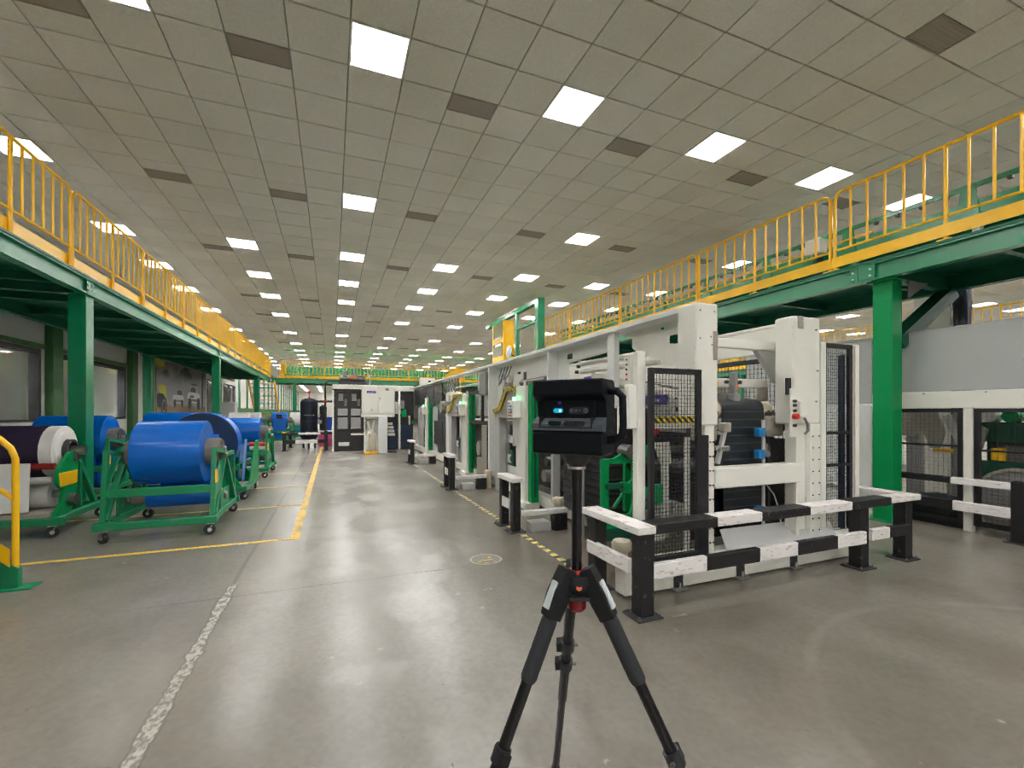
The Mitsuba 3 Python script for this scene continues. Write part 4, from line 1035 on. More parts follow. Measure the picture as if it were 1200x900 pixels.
part(bm, 'bracket', box(3.50, 3.60, 3.68, 3.78, 1.2, 1.56, 0.01), 'm_dark')
db = thing('dark_housing', 'black ribbed housing low behind the mesh door', 'housing')
part(db, 'shell', box(2.80, 3.14, 4.3, 5.2, 0.25, 1.42, 0.01), 'm_dark')
for q in range(12): part(db, 'rib', box(2.785, 2.80, 4.32, 5.18, 0.36 + 0.085 * q, 0.385 + 0.085 * q), 'm_black')
for q in range(6): part(db, 'front_rib', box(2.82, 3.12, 4.285, 4.3, 0.40 + 0.16 * q, 0.43 + 0.16 * q), 'm_dark_metal')

# ---- repeated stations along the machine
def station(y, x, top, lab, gate=True):
    """One operator station: white post, green light curtain, button box with green lamp."""
    k = thing('light_curtain', f'green light curtain post at {lab}', 'light curtain')
    part(k, 'post', box(x - 0.04, x + 0.08, y + 0.05, y + 0.42, 0.0, top - 0.03, 0.006), 'm_white')
    part(k, 'green_cover', box(x, x + 0.13, y - 0.10, y + 0.02, 0.10, top, 0.006), 'm_green_bright', label='bright green cover')
    part(k, 'slot', box(x + 0.055, x + 0.085, y - 0.104, y - 0.098, 0.18, top - 0.1), 'm_green_dark')
    part(k, 'end_cap', cyl((x + 0.02, y + 0.2, top - 0.04), (x + 0.02, y + 0.2, top + 0.05), 0.02, 8), 'm_white')
    part(k, 'foot', box(x - 0.10, x + 0.16, y - 0.08, y + 0.46, 0, 0.10, 0.01), 'm_white')
    c = thing('control_box', f'control box with green lamp at {lab}', 'control box')
    part(c, 'body', box(x - 0.18, x - 0.04, y + 0.20, y + 0.45, 1.40, 1.68, 0.008), 'm_white')
    part(c, 'lamp', mikit.ply(trimesh.creation.cylinder(0.028, 0.055, sections=12).apply_translation((x - 0.11, y + 0.32, 1.71)), 'm_green_bright', emitter={'type': 'area', 'radiance': {'type': 'rgb', 'value': [0.35, 2.6, 0.9]}}), None, label='glowing green lamp')
    for q, mt in enumerate(('m_white_print', 'm_label', 'm_blue_sensor', 'm_dark', 'm_red')):
        part(c, 'button', cyl((x - 0.18, y + 0.27, 1.635 - 0.05 * q), (x - 0.20, y + 0.27, 1.635 - 0.05 * q), 0.016, 10), mt)
        part(c, 'button', cyl((x - 0.18, y + 0.37, 1.635 - 0.05 * q), (x - 0.20, y + 0.37, 1.635 - 0.05 * q), 0.014, 10), 'm_grey')
    part(c, 'arm', box(x - 0.12, x - 0.08, y + 0.28, y + 0.36, 0.95, 1.41), 'm_grey_light')


station(6.40, 2.83, 1.94, 'the nearest station, just left of the black scanner')
station(10.05, 2.93, 1.95, 'the middle station, second along the machine')
station(15.2, 3.02, 2.0, 'the far station, third along the machine')
for y, lab in ((7.05, 'nearest'), (10.7, 'middle')):
    h = thing('chute', f'{lab} grey feed chute edged in yellow and black stripes', 'chute')
    part(h, 'body', prism([(y, 1.38), (y + 0.95, 1.40), (y + 0.95, 1.48), (y + 0.62, 1.52), (y + 0.28, 1.84), (y, 1.86)], 'x', 2.84, 3.06), 'm_taupe')
    part(h, 'striped_edge', prism([(y + 0.95, 1.48), (y + 0.62, 1.52), (y + 0.28, 1.84), (y, 1.86), (y, 1.93), (y + 0.32, 1.91), (y + 0.68, 1.58), (y + 0.97, 1.54)], 'x', 2.80, 3.07), 'm_hazard', label='yellow and black striped edge')
    part(h, 'support', box(2.90, 3.04, y + 0.86, y + 1.10, 0.0, 1.41, 0.008), 'm_grey_light')
# green emergency pulls
for y, x in ((6.75, 2.74), (10.4, 2.84)):
    k = thing('pull_switch', 'small green pull switch with white handles on the ' + ('nearest' if y < 8 else 'middle') + ' white post', 'switch')
    part(k, 'plate', box(x - 0.0, x + 0.03, y + 0.12, y + 0.28, 0.62, 0.86, 0.004), 'm_green_dark')
    for d in (0.16, 0.23): part(k, 'handle', tube([(x, y + d, 0.66), (x - 0.03, y + d, 0.69), (x - 0.03, y + d, 0.76), (x, y + d, 0.79)], 0.012, 8), 'm_white', smooth=60)
# station two and three bodies
mp('cabinet', box(3.0, 3.5, 9.0, 9.55, 1.85, 2.36, 0.01), 'm_white')
mp('cabinet', box(2.92, 3.06, 8.62, 9.05, 0.12, 1.22, 0.01), 'm_taupe')
mp('cabinet_side', box(2.90, 2.96, 8.57, 8.64, 0.02, 1.30), 'm_black')
mp('rear_plate', prism([(8.6, 1.5), (9.3, 1.72), (9.3, 2.1), (8.6, 2.36)], 'x', 3.08, 3.12), 'm_white_cool')
mp('vent_box', box(2.86, 3.08, 8.62, 9.05, 1.84, 2.30, 0.012), 'm_grey')
mp('gate_frame', cat(box(2.92, 2.97, 9.02, 9.10, 1.24, 1.95), box(2.92, 2.97, 9.10, 9.95, 1.88, 1.95), box(2.92, 2.97, 8.6, 9.95, 1.23, 1.30)), 'm_black')
mp('station_body', box(3.15, 4.2, 9.4, 12.8, 0.2, 1.30, 0.01), 'm_taupe')
mp('station_body', box(3.12, 3.3, 9.6, 12.8, 1.40, 1.95, 0.01), 'm_white_cool')
for y0, y1, z0, z1 in ((10.7, 11.5, 0.95, 1.32), (11.7, 12.5, 0.7, 1.32), (10.7, 11.4, 0.3, 0.85)): mp('dark_bay', box(3.11, 3.16, y0, y1, z0, z1, 0.004), 'm_dark')
for q in range(3): mp('valve', cat(cyl((3.0, 10.75 + 0.33 * q, 1.1 - 0.2 * q), (3.14, 10.75 + 0.33 * q, 1.1 - 0.2 * q), 0.06, 12), box(3.0, 3.1, 10.9 + 0.4 * q, 11.0 + 0.4 * q, 0.25, 0.95 - 0.2 * q)), 'm_grey_light', smooth=30)
mp('dark_gap', box(3.05, 3.11, 8.62, 9.9, 0.05, 1.22), 'm_dark')
mp('motor_housing', cat(cyl((2.96, 9.4, 0.7), (3.14, 9.4, 0.7), 0.16, 16), box(2.98, 3.1, 9.2, 9.6, 0.1, 0.5, 0.02)), 'm_taupe', smooth=30)
mp('station_panel', box(3.1, 3.15, 12.6, 13.0, 0.2, 2.3), 'm_white_cool')
mp('bracket', prism([(11.0, 1.95), (12.3, 2.1), (12.3, 2.02), (11.3, 1.80)], 'x', 2.95, 3.15), 'm_white')
mp('spool', cat(cyl((2.78, 12.3, 1.62), (3.05, 12.3, 1.62), 0.17, 18), cyl((2.85, 11.8, 1.55), (3.05, 11.8, 1.55), 0.12, 16)), 'm_taupe', smooth=40)
for q in range(5): mp('hose', tube([(3.0, 11.2 + 0.3 * q, 2.36), (2.94, 11.2 + 0.3 * q, 2.2), (2.92, 11.35 + 0.3 * q, 2.08), (3.0, 11.5 + 0.3 * q, 2.02)], 0.025, 8), 'm_grey', smooth=60)
for q in range(4): mp('cable', tube([(3.02, 7.6 + 0.16 * q, 2.33), (2.98, 7.65 + 0.16 * q, 2.16), (2.98, 7.85 + 0.1 * q, 2.10 - 0.03 * q), (3.03, 8.05, 2.2)], 0.014, 8), 'm_grey', smooth=60)
mp('cable_loop', tube([(3.03, 7.55, 2.05), (3.02, 7.56, 1.86), (3.02, 7.75, 1.78), (3.02, 8.0, 1.80), (3.02, 8.05, 2.0)], 0.008, 6), 'm_grey', smooth=60)
mp('valve_block', cat(box(2.98, 3.07, 7.62, 7.95, 2.02, 2.16, 0.01), cyl((2.94, 7.8, 2.02), (3.06, 7.8, 2.02), 0.07, 14)), 'm_grey_light')
mp('blue_tag', box(3.055, 3.068, 6.98, 7.16, 1.80, 1.90, 0.002), 'm_label')
mp('maroon_roller', cyl((2.95, 6.95, 1.98), (2.95, 6.0, 1.98), 0.05, 16), 'm_dark_metal', smooth=40)
for q in range(4):
    y0 = 13.2 + 1.2 * q
    mp('black_panel', box(3.03, 3.06, y0, y0 + 1.16, 1.74, 2.36, 0.004), 'm_black')
    mp('far_body', box(3.15, 4.2, y0, y0 + 1.1, 0.2, 1.66, 0.01), 'm_grey_light' if q % 2 else 'm_dark')
mp('far_opening', box(3.13, 3.16, 13.6, 14.8, 0.45, 1.2), 'm_dark')
mp('inner_body', box(3.3, 4.3, 5.6, 8.4, 0.25, 1.25, 0.01), 'm_dark')
for y, z in ((5.75, 1.2), (6.1, 0.75), (6.5, 1.3)): mp('inner_roller', cyl((2.98, y, z), (4.2, y, z), 0.07, 16), 'm_dark_metal', smooth=40)
for y, x in ((5.05, 2.98), (5.75, 2.98), (5.62, 3.12)):
    mp('mesh_post', box(x - 0.06, x + 0.06, y, y + 0.06, 0.2, 1.5, 0.004), 'm_white' if y < 5.5 else 'm_grey_light')
for y in (4.62, 4.82): mp('guard_tube', cyl((2.70 + 0.5 * (y - 4.62), y, 0.0), (2.70 + 0.5 * (y - 4.62), y, 1.36), 0.055, 16), 'm_grey_light' if y < 4.7 else 'm_dark', smooth=40)
mp('red_coupling', cyl((2.9, 6.0, 0.55), (3.2, 6.0, 0.55), 0.09, 14), 'm_kraft', smooth=40)
mp('button_rail', box(2.325, 2.365, 3.30, 3.34, 1.28, 1.66, 0.004), 'm_white')
for q, mt in enumerate(('m_yellow', 'm_dark', 'm_dark', 'm_red', 'm_dark', 'm_orange')): mp('button', cyl((2.345, 3.30, 1.63 - 0.06 * q), (2.345, 3.285, 1.63 - 0.06 * q), 0.014, 10), mt)
wb = thing('control_box', 'tall white box on the left front post behind the scanner handle', 'control box')
part(wb, 'body', box(2.205, 2.285, 3.0, 3.07, 1.36, 1.72, 0.008), 'm_white')
# low round bollards
for x, y, lab in ((2.42, 3.40, 'cream mushroom bollard behind the front barrier corner'), (2.83, 5.4, 'cream mushroom bollard between the nearest and the front station'), (2.87, 8.45, 'cream mushroom bollard at the middle station')):
    k = thing('bollard', lab, 'bollard')
    part(k, 'stem', cyl((x, y, 0), (x, y, 0.26), 0.055, 18), 'm_cream', smooth=40)
    part(k, 'cap', trimesh.creation.revolve(np.array([(0, 0.25), (0.075, 0.25), (0.09, 0.27), (0.09, 0.325), (0.075, 0.345), (0, 0.35)]), sections=22).apply_translation((x, y, 0)), 'm_cream', smooth=40)


# ================================================================ black and white barriers
def post(k, x, y, h=0.66, w=0.115, d=0.115):
    part(k, 'post', box(x - w / 2, x + w / 2, y - d / 2, y + d / 2, 0.012, h, 0.004), 'm_barrier_black')
    part(k, 'base_plate', box(x - 0.11, x + 0.11, y - 0.10, y + 0.10, 0.0, 0.014, 0.003), 'm_dark')
    for sx in (-1, 1):
        for sy in (-1, 1): part(k, 'anchor_bolt', cyl((x + 0.085 * sx, y + 0.075 * sy, 0.012), (x + 0.085 * sx, y + 0.075 * sy, 0.032), 0.011, 6), 'm_dark_metal')


def rail_x(k, cuts, y, z0, z1, d, first_white):
    for i in range(len(cuts) - 1):
        white = (i % 2 == 0) == first_white
        part(k, 'white_rail' if white else 'black_rail', box(cuts[i], cuts[i + 1], y - d / 2, y + d / 2, z0, z1, 0.005), 'm_barrier_white' if white else 'm_barrier_black')


def rail_y(k, cuts, x, z0, z1, d, first_white):
    for i in range(len(cuts) - 1):
        white = (i % 2 == 0) == first_white
        part(k, 'white_rail' if white else 'black_rail', box(x - d / 2, x + d / 2, cuts[i], cuts[i + 1], z0, z1, 0.005), 'm_barrier_white' if white else 'm_barrier_black')


b1 = thing('barrier', 'large black and white painted barrier in front of the white machine', 'barrier')
for x, y in ((2.12, 2.72), (2.10, 3.30), (4.72, 2.80), (5.42, 2.80)): post(b1, x, y, 0.615)
rail_y(b1, [2.64, 3.42], 2.10, 0.615, 0.67, 0.16, True)
rail_y(b1, [2.78, 3.36], 2.055, 0.30, 0.405, 0.05, True)
rail_x(b1, [2.185, 2.80, 3.28, 3.86, 4.42, 5.00], 2.745, 0.60, 0.675, 0.15, False)
rail_x(b1, [2.18, 2.71, 3.28, 3.73, 4.25, 4.66], 2.715, 0.26, 0.375, 0.05, True)
rail_x(b1, [4.78, 5.05, 5.37], 2.735, 0.27, 0.375, 0.05, True)
rail_y(b1, [2.68, 3.72], 5.42, 0.615, 0.67, 0.15, True)
rail_x(b1, [5.00, 5.345], 2.745, 0.615, 0.672, 0.14, True)
post(b1, 5.42, 3.66, 0.615)

b2 = thing('barrier', 'black and white barrier at the right edge beside the wire mesh machine', 'barrier')
for y in (2.62, 0.9): post(b2, 7.27, y, 0.70)
rail_y(b2, [-0.4, 0.9, 2.56], 7.27, 0.56, 0.64, 0.06, True)
rail_y(b2, [2.66, 3.22, 3.86], 7.25, 0.60, 0.68, 0.07, True)
rail_y(b2, [2.66, 3.20, 3.70], 7.24, 0.27, 0.39, 0.05, True)
rail_y(b2, [0.9, 2.56], 7.24, 0.27, 0.39, 0.05, False)
part(b2, 'strut', bar((7.29, 2.2, 0.02), (7.27, 2.58, 0.42), 0.06), 'm_barrier_black')

for y, nm in ((5.38, 'nearest'), (8.62, 'middle'), (13.2, 'far')):
    b = thing('barrier', f'small black barrier with a white top board at the {nm} station of the machine', 'barrier')
    for yy in (y - 0.16, y + 0.24): post(b, 2.13, yy, 0.62, 0.10, 0.10)
    rail_y(b, [y - 0.24, y + 0.32], 2.13, 0.62, 0.675, 0.15, True)
    part(b, 'notice', box(2.07, 2.078, y - 0.08, y + 0.17, 0.27, 0.40), 'm_cloth', label='white notice board')
    part(b, 'white_rail', box(2.19, 2.80, y - 0.30, y - 0.20, 0.21, 0.27, 0.005), 'm_barrier_white')
    part(b, 'stub', box(2.60, 2.78, y - 0.32, y - 0.18, 0.0, 0.21, 0.005), 'm_barrier_black')
    part(b, 'foot_block', box(2.30, 2.56, y - 0.30, y - 0.10, 0.0, 0.12, 0.01), 'm_grey_light')

# ================================================================ far machine across the aisle's end
fb = thing('guard_booth', 'black framed glazed machine booth at the end of the aisle left of the white cabinet', 'machine booth')
part(fb, 'plinth', box(0.06, 1.20, 18.25, 19.6, 0.03, 0.78, 0.01), 'm_black')
part(fb, 'white_post', box(0.0, 0.06, 18.2, 18.3, 0.0, 2.32, 0.006), 'm_white')
part(fb, 'roof', box(0.0, 1.25, 18.2, 19.6, 2.30, 2.36, 0.006), 'm_black')
for x in (0.06, 0.56, 1.14): part(fb, 'stile', box(x, x + 0.09, 18.22, 18.28, 0.75, 2.31, 0.004), 'm_black')
for z in (0.78, 1.28, 2.22): part(fb, 'rail', box(0.06, 1.22, 18.23, 18.27, z, z + 0.07, 0.003), 'm_black')
part(fb, 'back', box(0.06, 1.24, 19.5, 19.56, 0.75, 2.3), 'm_dark')
for x in (0.2, 0.68):
    part(fb, 'inner_panel', box(x, x + 0.36, 18.75, 18.8, 0.80, 1.62), 'm_grey_light')
    part(fb, 'inner_box', box(x + 0.03, x + 0.2, 18.7, 18.8, 1.92, 2.2), 'm_grey_light')
    part(fb, 'inner_box', box(x + 0.24, x + 0.34, 18.7, 18.8, 1.72, 2.0), 'm_grey')
part(fb, 'notice', box(0.22, 0.60, 18.23, 18.248, 0.20, 0.34), 'm_cloth')
part(fb, 'notice', box(0.66, 1.14, 18.21, 18.228, 0.60, 0.67), 'm_cloth')
for x in (0.14, 0.65): part(fb, 'pane', (np.array([[x, 18.24, 0.85], [x + 0.42, 18.24, 0.85], [x + 0.42, 18.24, 2.22], [x, 18.24, 2.22]]), np.array([[0, 1, 2], [0, 2, 3]])), 'm_pane')
fc = thing('electric_cabinet', 'white two-door electrical cabinet raised on a pedestal at the end of the aisle', 'cabinet')
part(fc, 'body', box(0.98, 2.09, 16.62, 17.1, 1.40, 2.42, 0.01), 'm_white')
for x0, x1 in ((1.0, 1.525), (1.535, 2.07)): part(fc, 'door', box(x0, x1, 16.60, 16.62, 1.43, 2.40, 0.004), 'm_white')
part(fc, 'base', box(0.96, 2.08, 16.60, 17.1, 1.31, 1.40, 0.006), 'm_white')
part(fc, 'pedestal', box(1.53, 1.83, 16.55, 16.85, 0.0, 1.31, 0.01), 'm_white_cool')
part(fc, 'pedestal_foot', box(1.44, 1.92, 16.5, 16.9, 0.0, 0.02, 0.004), 'm_grey')
part(fc, 'name_plate', box(1.13, 1.44, 16.59, 16.60, 2.15, 2.23), 'm_label', label='dark blue name plate')
for q in range(7): part(fc, 'lettering', box(1.165 + 0.037 * q, 1.19 + 0.037 * q, 16.587, 16.591, 2.178, 2.204), 'm_white_print')
part(fc, 'meter', box(1.76, 1.88, 16.59, 16.60, 2.25, 2.33), 'm_grey')
part(fc, 'lock', box(1.56, 1.59, 16.585, 16.60, 1.95, 1.99), 'm_grey')
part(fc, 'sign', prism([(1.23, 1.52), (1.37, 1.52), (1.30, 1.63)], 'y', 16.59, 16.60), 'm_cream')
part(fc, 'leg', box(1.04, 1.09, 16.65, 16.7, 0.0, 1.31), 'm_white')
part(fc, 'side_box', box(2.09, 2.22, 16.7, 16.95, 1.42, 1.86, 0.01), 'm_grey_light')
part(fc, 'yellow_foot', box(1.04, 1.5, 16.5, 16.7, 0.0, 0.10, 0.006), 'm_yellow')
fr = thing('robot_arm', 'cream articulated mechanism standing under the white cabinet', 'mechanism')
part(fr, 'body', box(1.24, 1.45, 16.9, 17.3, 0.06, 0.78, 0.04), 'm_cream')
part(fr, 'arm', cat(bar((1.2, 17.0, 1.15), (1.32, 17.0, 0.6), 0.08), bar((1.42, 17.0, 1.2), (1.34, 17.0, 0.7), 0.07)), 'm_white')
part(fr, 'joint', cyl((1.18, 16.95, 0.72), (1.30, 16.95, 0.72), 0.09, 14), 'm_white', smooth=40)
for q in range(4): part(fr, 'white_box', box(1.86, 2.14 - 0.03 * q, 16.9, 17.2, 0.62 + 0.13 * q, 0.71 + 0.13 * q, 0.01), 'm_white')
part(fr, 'base', box(1.1, 2.2, 16.9, 17.6, 0.0, 0.06, 0.005), 'm_dark')
fk = thing('machine_housing', 'black machine housing with a green guard behind the white cabinet', 'machine')
part(fk, 'lower_case', box(2.0, 3.0, 18.2, 19.5, 0.03, 0.98, 0.01), 'm_navy')
part(fk, 'upper_case', box(2.0, 3.0, 18.6, 19.5, 0.98, 2.28, 0.01), 'm_black')
part(fk, 'white_post', box(2.42, 2.50, 18.12, 18.2, 0.0, 2.32, 0.006), 'm_white')
part(fk, 'top_rail', box(2.0, 3.02, 18.15, 18.2, 2.22, 2.30, 0.005), 'm_black')
part(fk, 'stile', box(2.92, 3.02, 18.15, 18.2, 0.98, 2.3, 0.005), 'm_black')
part(fk, 'green_guard', prism([(2.56 + 0.19 * (1 - math.cos(t)), 1.36 + 0.24 * math.sin(t)) for t in np.linspace(0.3, math.pi * 0.55, 9)] + [(2.80, 1.28), (2.62, 1.28)], 'y', 18.54, 18.58), 'm_green_bright')
part(fk, 'column', box(2.86, 2.93, 18.4, 18.5, 0.98, 1.34), 'm_cream')
part(fk, 'green_light', box(2.95, 3.0, 18.1, 18.15, 1.0, 1.16), 'm_green_bright')
part(fk, 'panel', box(2.55, 2.72, 18.57, 18.6, 1.62, 1.95), 'm_grey')
ft_ = thing('white_duct', 'white boxed duct running above the far machine', 'duct')
part(ft_, 'duct', box(0.0, 3.3, 19.8, 20.5, 2.38, 2.62, 0.01), 'm_white')
for x in (0.1, 3.1): part(ft_, 'support', box(x, x + 0.1, 20.0, 20.1, 0, 2.38), 'm_dark')
mu = thing('motor_unit', 'dark motor unit with an orange panel on top of the far machine', 'motor')
part(mu, 'base', box(0.25, 1.35, 19.9, 20.4, 2.62, 2.76, 0.01), 'm_dark')
part(mu, 'drum', cyl((0.30, 20.15, 2.88), (1.30, 20.15, 2.88), 0.13, 18), 'm_dark_metal', smooth=40)
part(mu, 'orange_panel', box(0.62, 0.98, 20.0, 20.02, 2.90, 2.98), 'm_orange')
part(mu, 'valve', cat(box(0.42, 0.58, 20.0, 20.2, 2.95, 3.22, 0.02), cyl((0.85, 20.1, 2.9), (0.85, 20.1, 3.3), 0.03, 10)), 'm_grey')
part(mu, 'hose', tube([(1.2, 20.1, 2.9), (1.3, 20.1, 3.15), (1.45, 20.1, 3.1), (1.5, 20.1, 2.85), (1.48, 20.1, 2.5)], 0.025, 8), 'm_grey_light', smooth=60)
tk = thing('pressure_tank', 'dark navy vertical air tank at the end of the aisle', 'tank')
prof = [(0, 0.36), (0.26, 0.38), (0.33, 0.46), (0.33, 1.88), (0.26, 2.0), (0.12, 2.06), (0, 2.07)]
part(tk, 'shell', trimesh.creation.revolve(np.array(prof), sections=36).apply_translation((-0.88, 20.3, 0)), 'm_tank', smooth=40)
part(tk, 'band', trimesh.creation.revolve(np.array([(0.33, 1.10), (0.338, 1.10), (0.338, 1.13), (0.33, 1.13)]), sections=36).apply_translation((-0.88, 20.3, 0)), 'm_dark')
for q in range(7): part(tk, 'lettering', box(-1.06 + 0.05 * q, -1.03 + 0.05 * q, 19.966, 19.972, 1.34, 1.37), 'm_grey')
part(tk, 'badge', cyl((-0.70, 20.02, 1.36), (-0.70, 20.0, 1.36), 0.03, 10), 'm_orange')
for t in (0.5, 2.6, 4.7): part(tk, 'leg', box(-0.88 + 0.25 * math.cos(t) - 0.035, -0.88 + 0.25 * math.cos(t) + 0.035, 20.3 + 0.25 * math.sin(t) - 0.035, 20.3 + 0.25 * math.sin(t) + 0.035, 0, 0.48), 'm_black')
part(tk, 'valve', cat(cyl((-0.88, 20.3, 2.05), (-0.88, 20.3, 2.32), 0.025, 10), trimesh.creation.icosphere(1, 0.06).apply_translation((-0.88, 20.3, 2.32))), 'm_red', smooth=True)
part(tk, 'gauge', cat(cyl((-0.56, 20.2, 1.36), (-0.46, 20.2, 1.36), 0.05, 12), box(-0.57, -0.40, 20.2, 20.3, 1.0, 1.16, 0.02)), 'm_grey_light')
part(tk, 'nozzle', cyl((-0.94, 19.96, 0.62), (-0.94, 20.1, 0.62), 0.07, 14), 'm_metal')
pp = thing('air_pipe', 'tall dark vertical pipe with a bend between the tank and the booth', 'pipe')
part(pp, 'riser', tube([(-0.27, 20.4, 0.0), (-0.27, 20.4, 2.60), (-0.22, 20.4, 2.74), (-0.1, 20.4, 2.8), (0.2, 20.4, 2.8), (0.32, 20.15, 2.76)], 0.035, 10), 'm_dark', smooth=50)
part(pp, 'collar', cyl((-0.27, 20.4, 1.9), (-0.27, 20.4, 2.0), 0.055, 12), 'm_red', smooth=40)
t2 = thing('pressure_tank', 'small dark cylinder beside the blue bin behind the tank', 'tank')
part(t2, 'shell', trimesh.creation.revolve(np.array([(0, 0.05), (0.15, 0.06), (0.15, 1.72), (0.06, 1.80), (0, 1.8)]), sections=24).apply_translation((-0.38, 22.0, 0)), 'm_black', smooth=40)
part(t2, 'foot', cyl((-0.38, 22.0, 0), (-0.38, 22.0, 0.06), 0.16, 20), 'm_dark')
wf = thing('door_portal', 'white open portal standing behind the air pipe', 'portal')
part(wf, 'post', box(-0.82, -0.74, 24.0, 24.08, 0, 1.95), 'm_white')
part(wf, 'post', box(0.12, 0.2, 24.0, 24.08, 0, 1.95), 'm_white')
part(wf, 'lintel', box(-0.9, 0.28, 24.0, 24.08, 1.95, 2.05), 'm_dark')
bn = thing('plastic_bin', 'blue plastic bin behind the air pipe', 'bin')
part(bn, 'tub', hull([(x * s, y * s, z) for z, s in ((0.62, 0.24), (1.20, 0.30)) for x in (-1, 1) for y in (-1, 1)]).apply_translation((-0.28, 23.0, 0)), 'm_bin')
part(bn, 'rim', box(-0.61, 0.05, 22.67, 23.33, 1.18, 1.24, 0.01), 'm_bin')
part(bn, 'table', box(-0.65, 0.1, 22.6, 23.4, 0.0, 0.62, 0.01), 'm_grey_light')
bf = thing('barrier', 'black and white barrier around the navy tank at the end of the aisle', 'barrier')
for x, y in ((-1.68, 19.0), (-1.62, 20.9), (-0.22, 18.9), (-0.25, 20.9)): post(bf, x, y, 0.68)
rail_x(bf, [-1.62, -1.20, -0.42, 0.18], 19.0, 0.62, 0.70, 0.12, False)
rail_x(bf, [-1.62, -1.30, -0.52, -0.20], 18.98, 0.28, 0.42, 0.05, False)
rail_y(bf, [18.95, 20.95], -1.68, 0.64, 0.70, 0.12, False)
part(bf, 'yellow_corner', box(-1.76, -1.60, 18.92, 19.08, 0.68, 0.72, 0.004), 'm_yellow')
pk = thing('pallet_box', 'pink wrapped box behind the far barrier', 'box')
part(pk, 'carton', box(-0.55, 0.0, 21.2, 21.8, 0.0, 0.62, 0.01), 'm_pink')
part(pk, 'lid', box(-0.57, 0.02, 21.18, 21.82, 0.62, 0.66, 0.005), 'm_white')
wbx = thing('white_box', 'white control box with a dark mark standing at the bridge railing above the machine', 'box')
part(wbx, 'body', box(5.5, 6.5, 30.4, 31.0, 3.05, 3.78, 0.01), 'm_white')
part(wbx, 'mark', box(6.05, 6.2, 30.38, 30.4, 3.25, 3.6), 'm_navy')
part(wbx, 'yellow_lamp', box(6.0, 6.15, 30.6, 30.8, 3.78, 4.05, 0.01), 'm_yellow')
part(wbx, 'stand', box(5.9, 6.1, 30.6, 30.8, 0, 3.06), 'm_grey')
yd = thing('hazard_screen', 'yellow slanted screen panel on the far bridge behind the machine top', 'screen')
part(yd, 'sheet', prism([(6.8, 3.6), (8.6, 3.6), (8.6, 4.55), (7.9, 4.55)], 'y', 30.6, 30.64), 'm_yellow')
part(yd, 'post', box(8.3, 8.38, 30.62, 30.7, 0, 4.5), 'm_yellow')
hn = thing('yellow_hoist', 'small yellow hoist at the left corner of the far bridge', 'hoist')
part(hn, 'body', box(-3.0, -2.72, 31.6, 31.9, 3.9, 4.5, 0.03), 'm_yellow')
part(hn, 'stand', box(-2.92, -2.8, 31.7, 31.8, 3.572, 3.92), 'm_yellow')

# ================================================================ machine on the right under the gallery
R = thing('mesh_machine', 'long grey-panelled machine with wire mesh doors under the right mezzanine', 'machine')
rp = lambda n, m, mat='m_white', **k: part(R, n, m, mat, **k)
for i, (a, b) in enumerate(((-2.4, 1.2), (1.21, 4.21))):
    rp('grey_panel', box(7.42, 7.46, a, b, 1.77, 2.585, 0.006), 'm_grey_panel')
rp('grey_panel', box(7.42, 7.46, 4.22, 6.4, 1.62, 2.56, 0.006), 'm_grey_panel')
rp('top_cap', box(7.43, 7.9, -2.4, 6.4, 2.585, 2.60), 'm_grey_panel')
rp('white_strip', box(7.405, 7.46, -2.4, 4.21, 1.545, 1.765, 0.006), 'm_white')
for q in range(10): rp('screw', cyl((7.405, -2.0 + 0.62 * q, 1.74), (7.398, -2.0 + 0.62 * q, 1.74), 0.011, 6), 'm_grey')
for y in (0.55, 3.13): rp('white_post', box(7.40, 7.48, y - 0.045, y + 0.045, 0.0, 1.545, 0.005), 'm_white')
rp('white_panel', box(7.42, 7.46, 4.22, 6.4, 0.05, 1.60, 0.006), 'm_white_cool')
rp('roof_panel', box(7.46, 8.4, -2.4, 0.4, 2.3, 2.33), 'm_grey')


def guard_y(x, y0, y1, z0, z1, label, step=0.05, mids=()):
    k = thing('mesh_door', label, 'guard door')
    f = 0.06
    part(k, 'stile', box(x - 0.02, x + 0.02, y0, y0 + f, z0, z1, 0.003), 'm_black')
    part(k, 'stile', box(x - 0.02, x + 0.02, y1 - f, y1, z0, z1, 0.003), 'm_black')
    part(k, 'rail', box(x - 0.02, x + 0.02, y0 + f, y1 - f, z1 - 0.05, z1, 0.003), 'm_black')
    part(k, 'rail', box(x - 0.02, x + 0.02, y0 + f, y1 - f, z0, z0 + 0.06, 0.003), 'm_black')
    for z in mids: part(k, 'rail', box(x - 0.014, x + 0.014, y0 + f, y1 - f, z - 0.012, z + 0.012, 0.002), 'm_black')
    part(k, 'wire_mesh', wire_mesh(x, y0 + f, 0, 1, y1 - y0 - 2 * f, z0 + 0.06, z1 - 0.05, step, 0.0026), 'm_dark', kind='stuff')


guard_y(7.44, 0.61, 3.08, 0.08, 1.54, 'black wire mesh door of the right machine at the edge of the picture', mids=(1.02,))
guard_y(7.44, 3.18, 4.20, 0.08, 1.54, 'black wire mesh door of the right machine beside the large green column', mids=(1.06,))
guard_y(7.44, -2.3, 0.49, 0.08, 1.54, 'black wire mesh door of the right machine beyond the picture edge', mids=(1.02,))
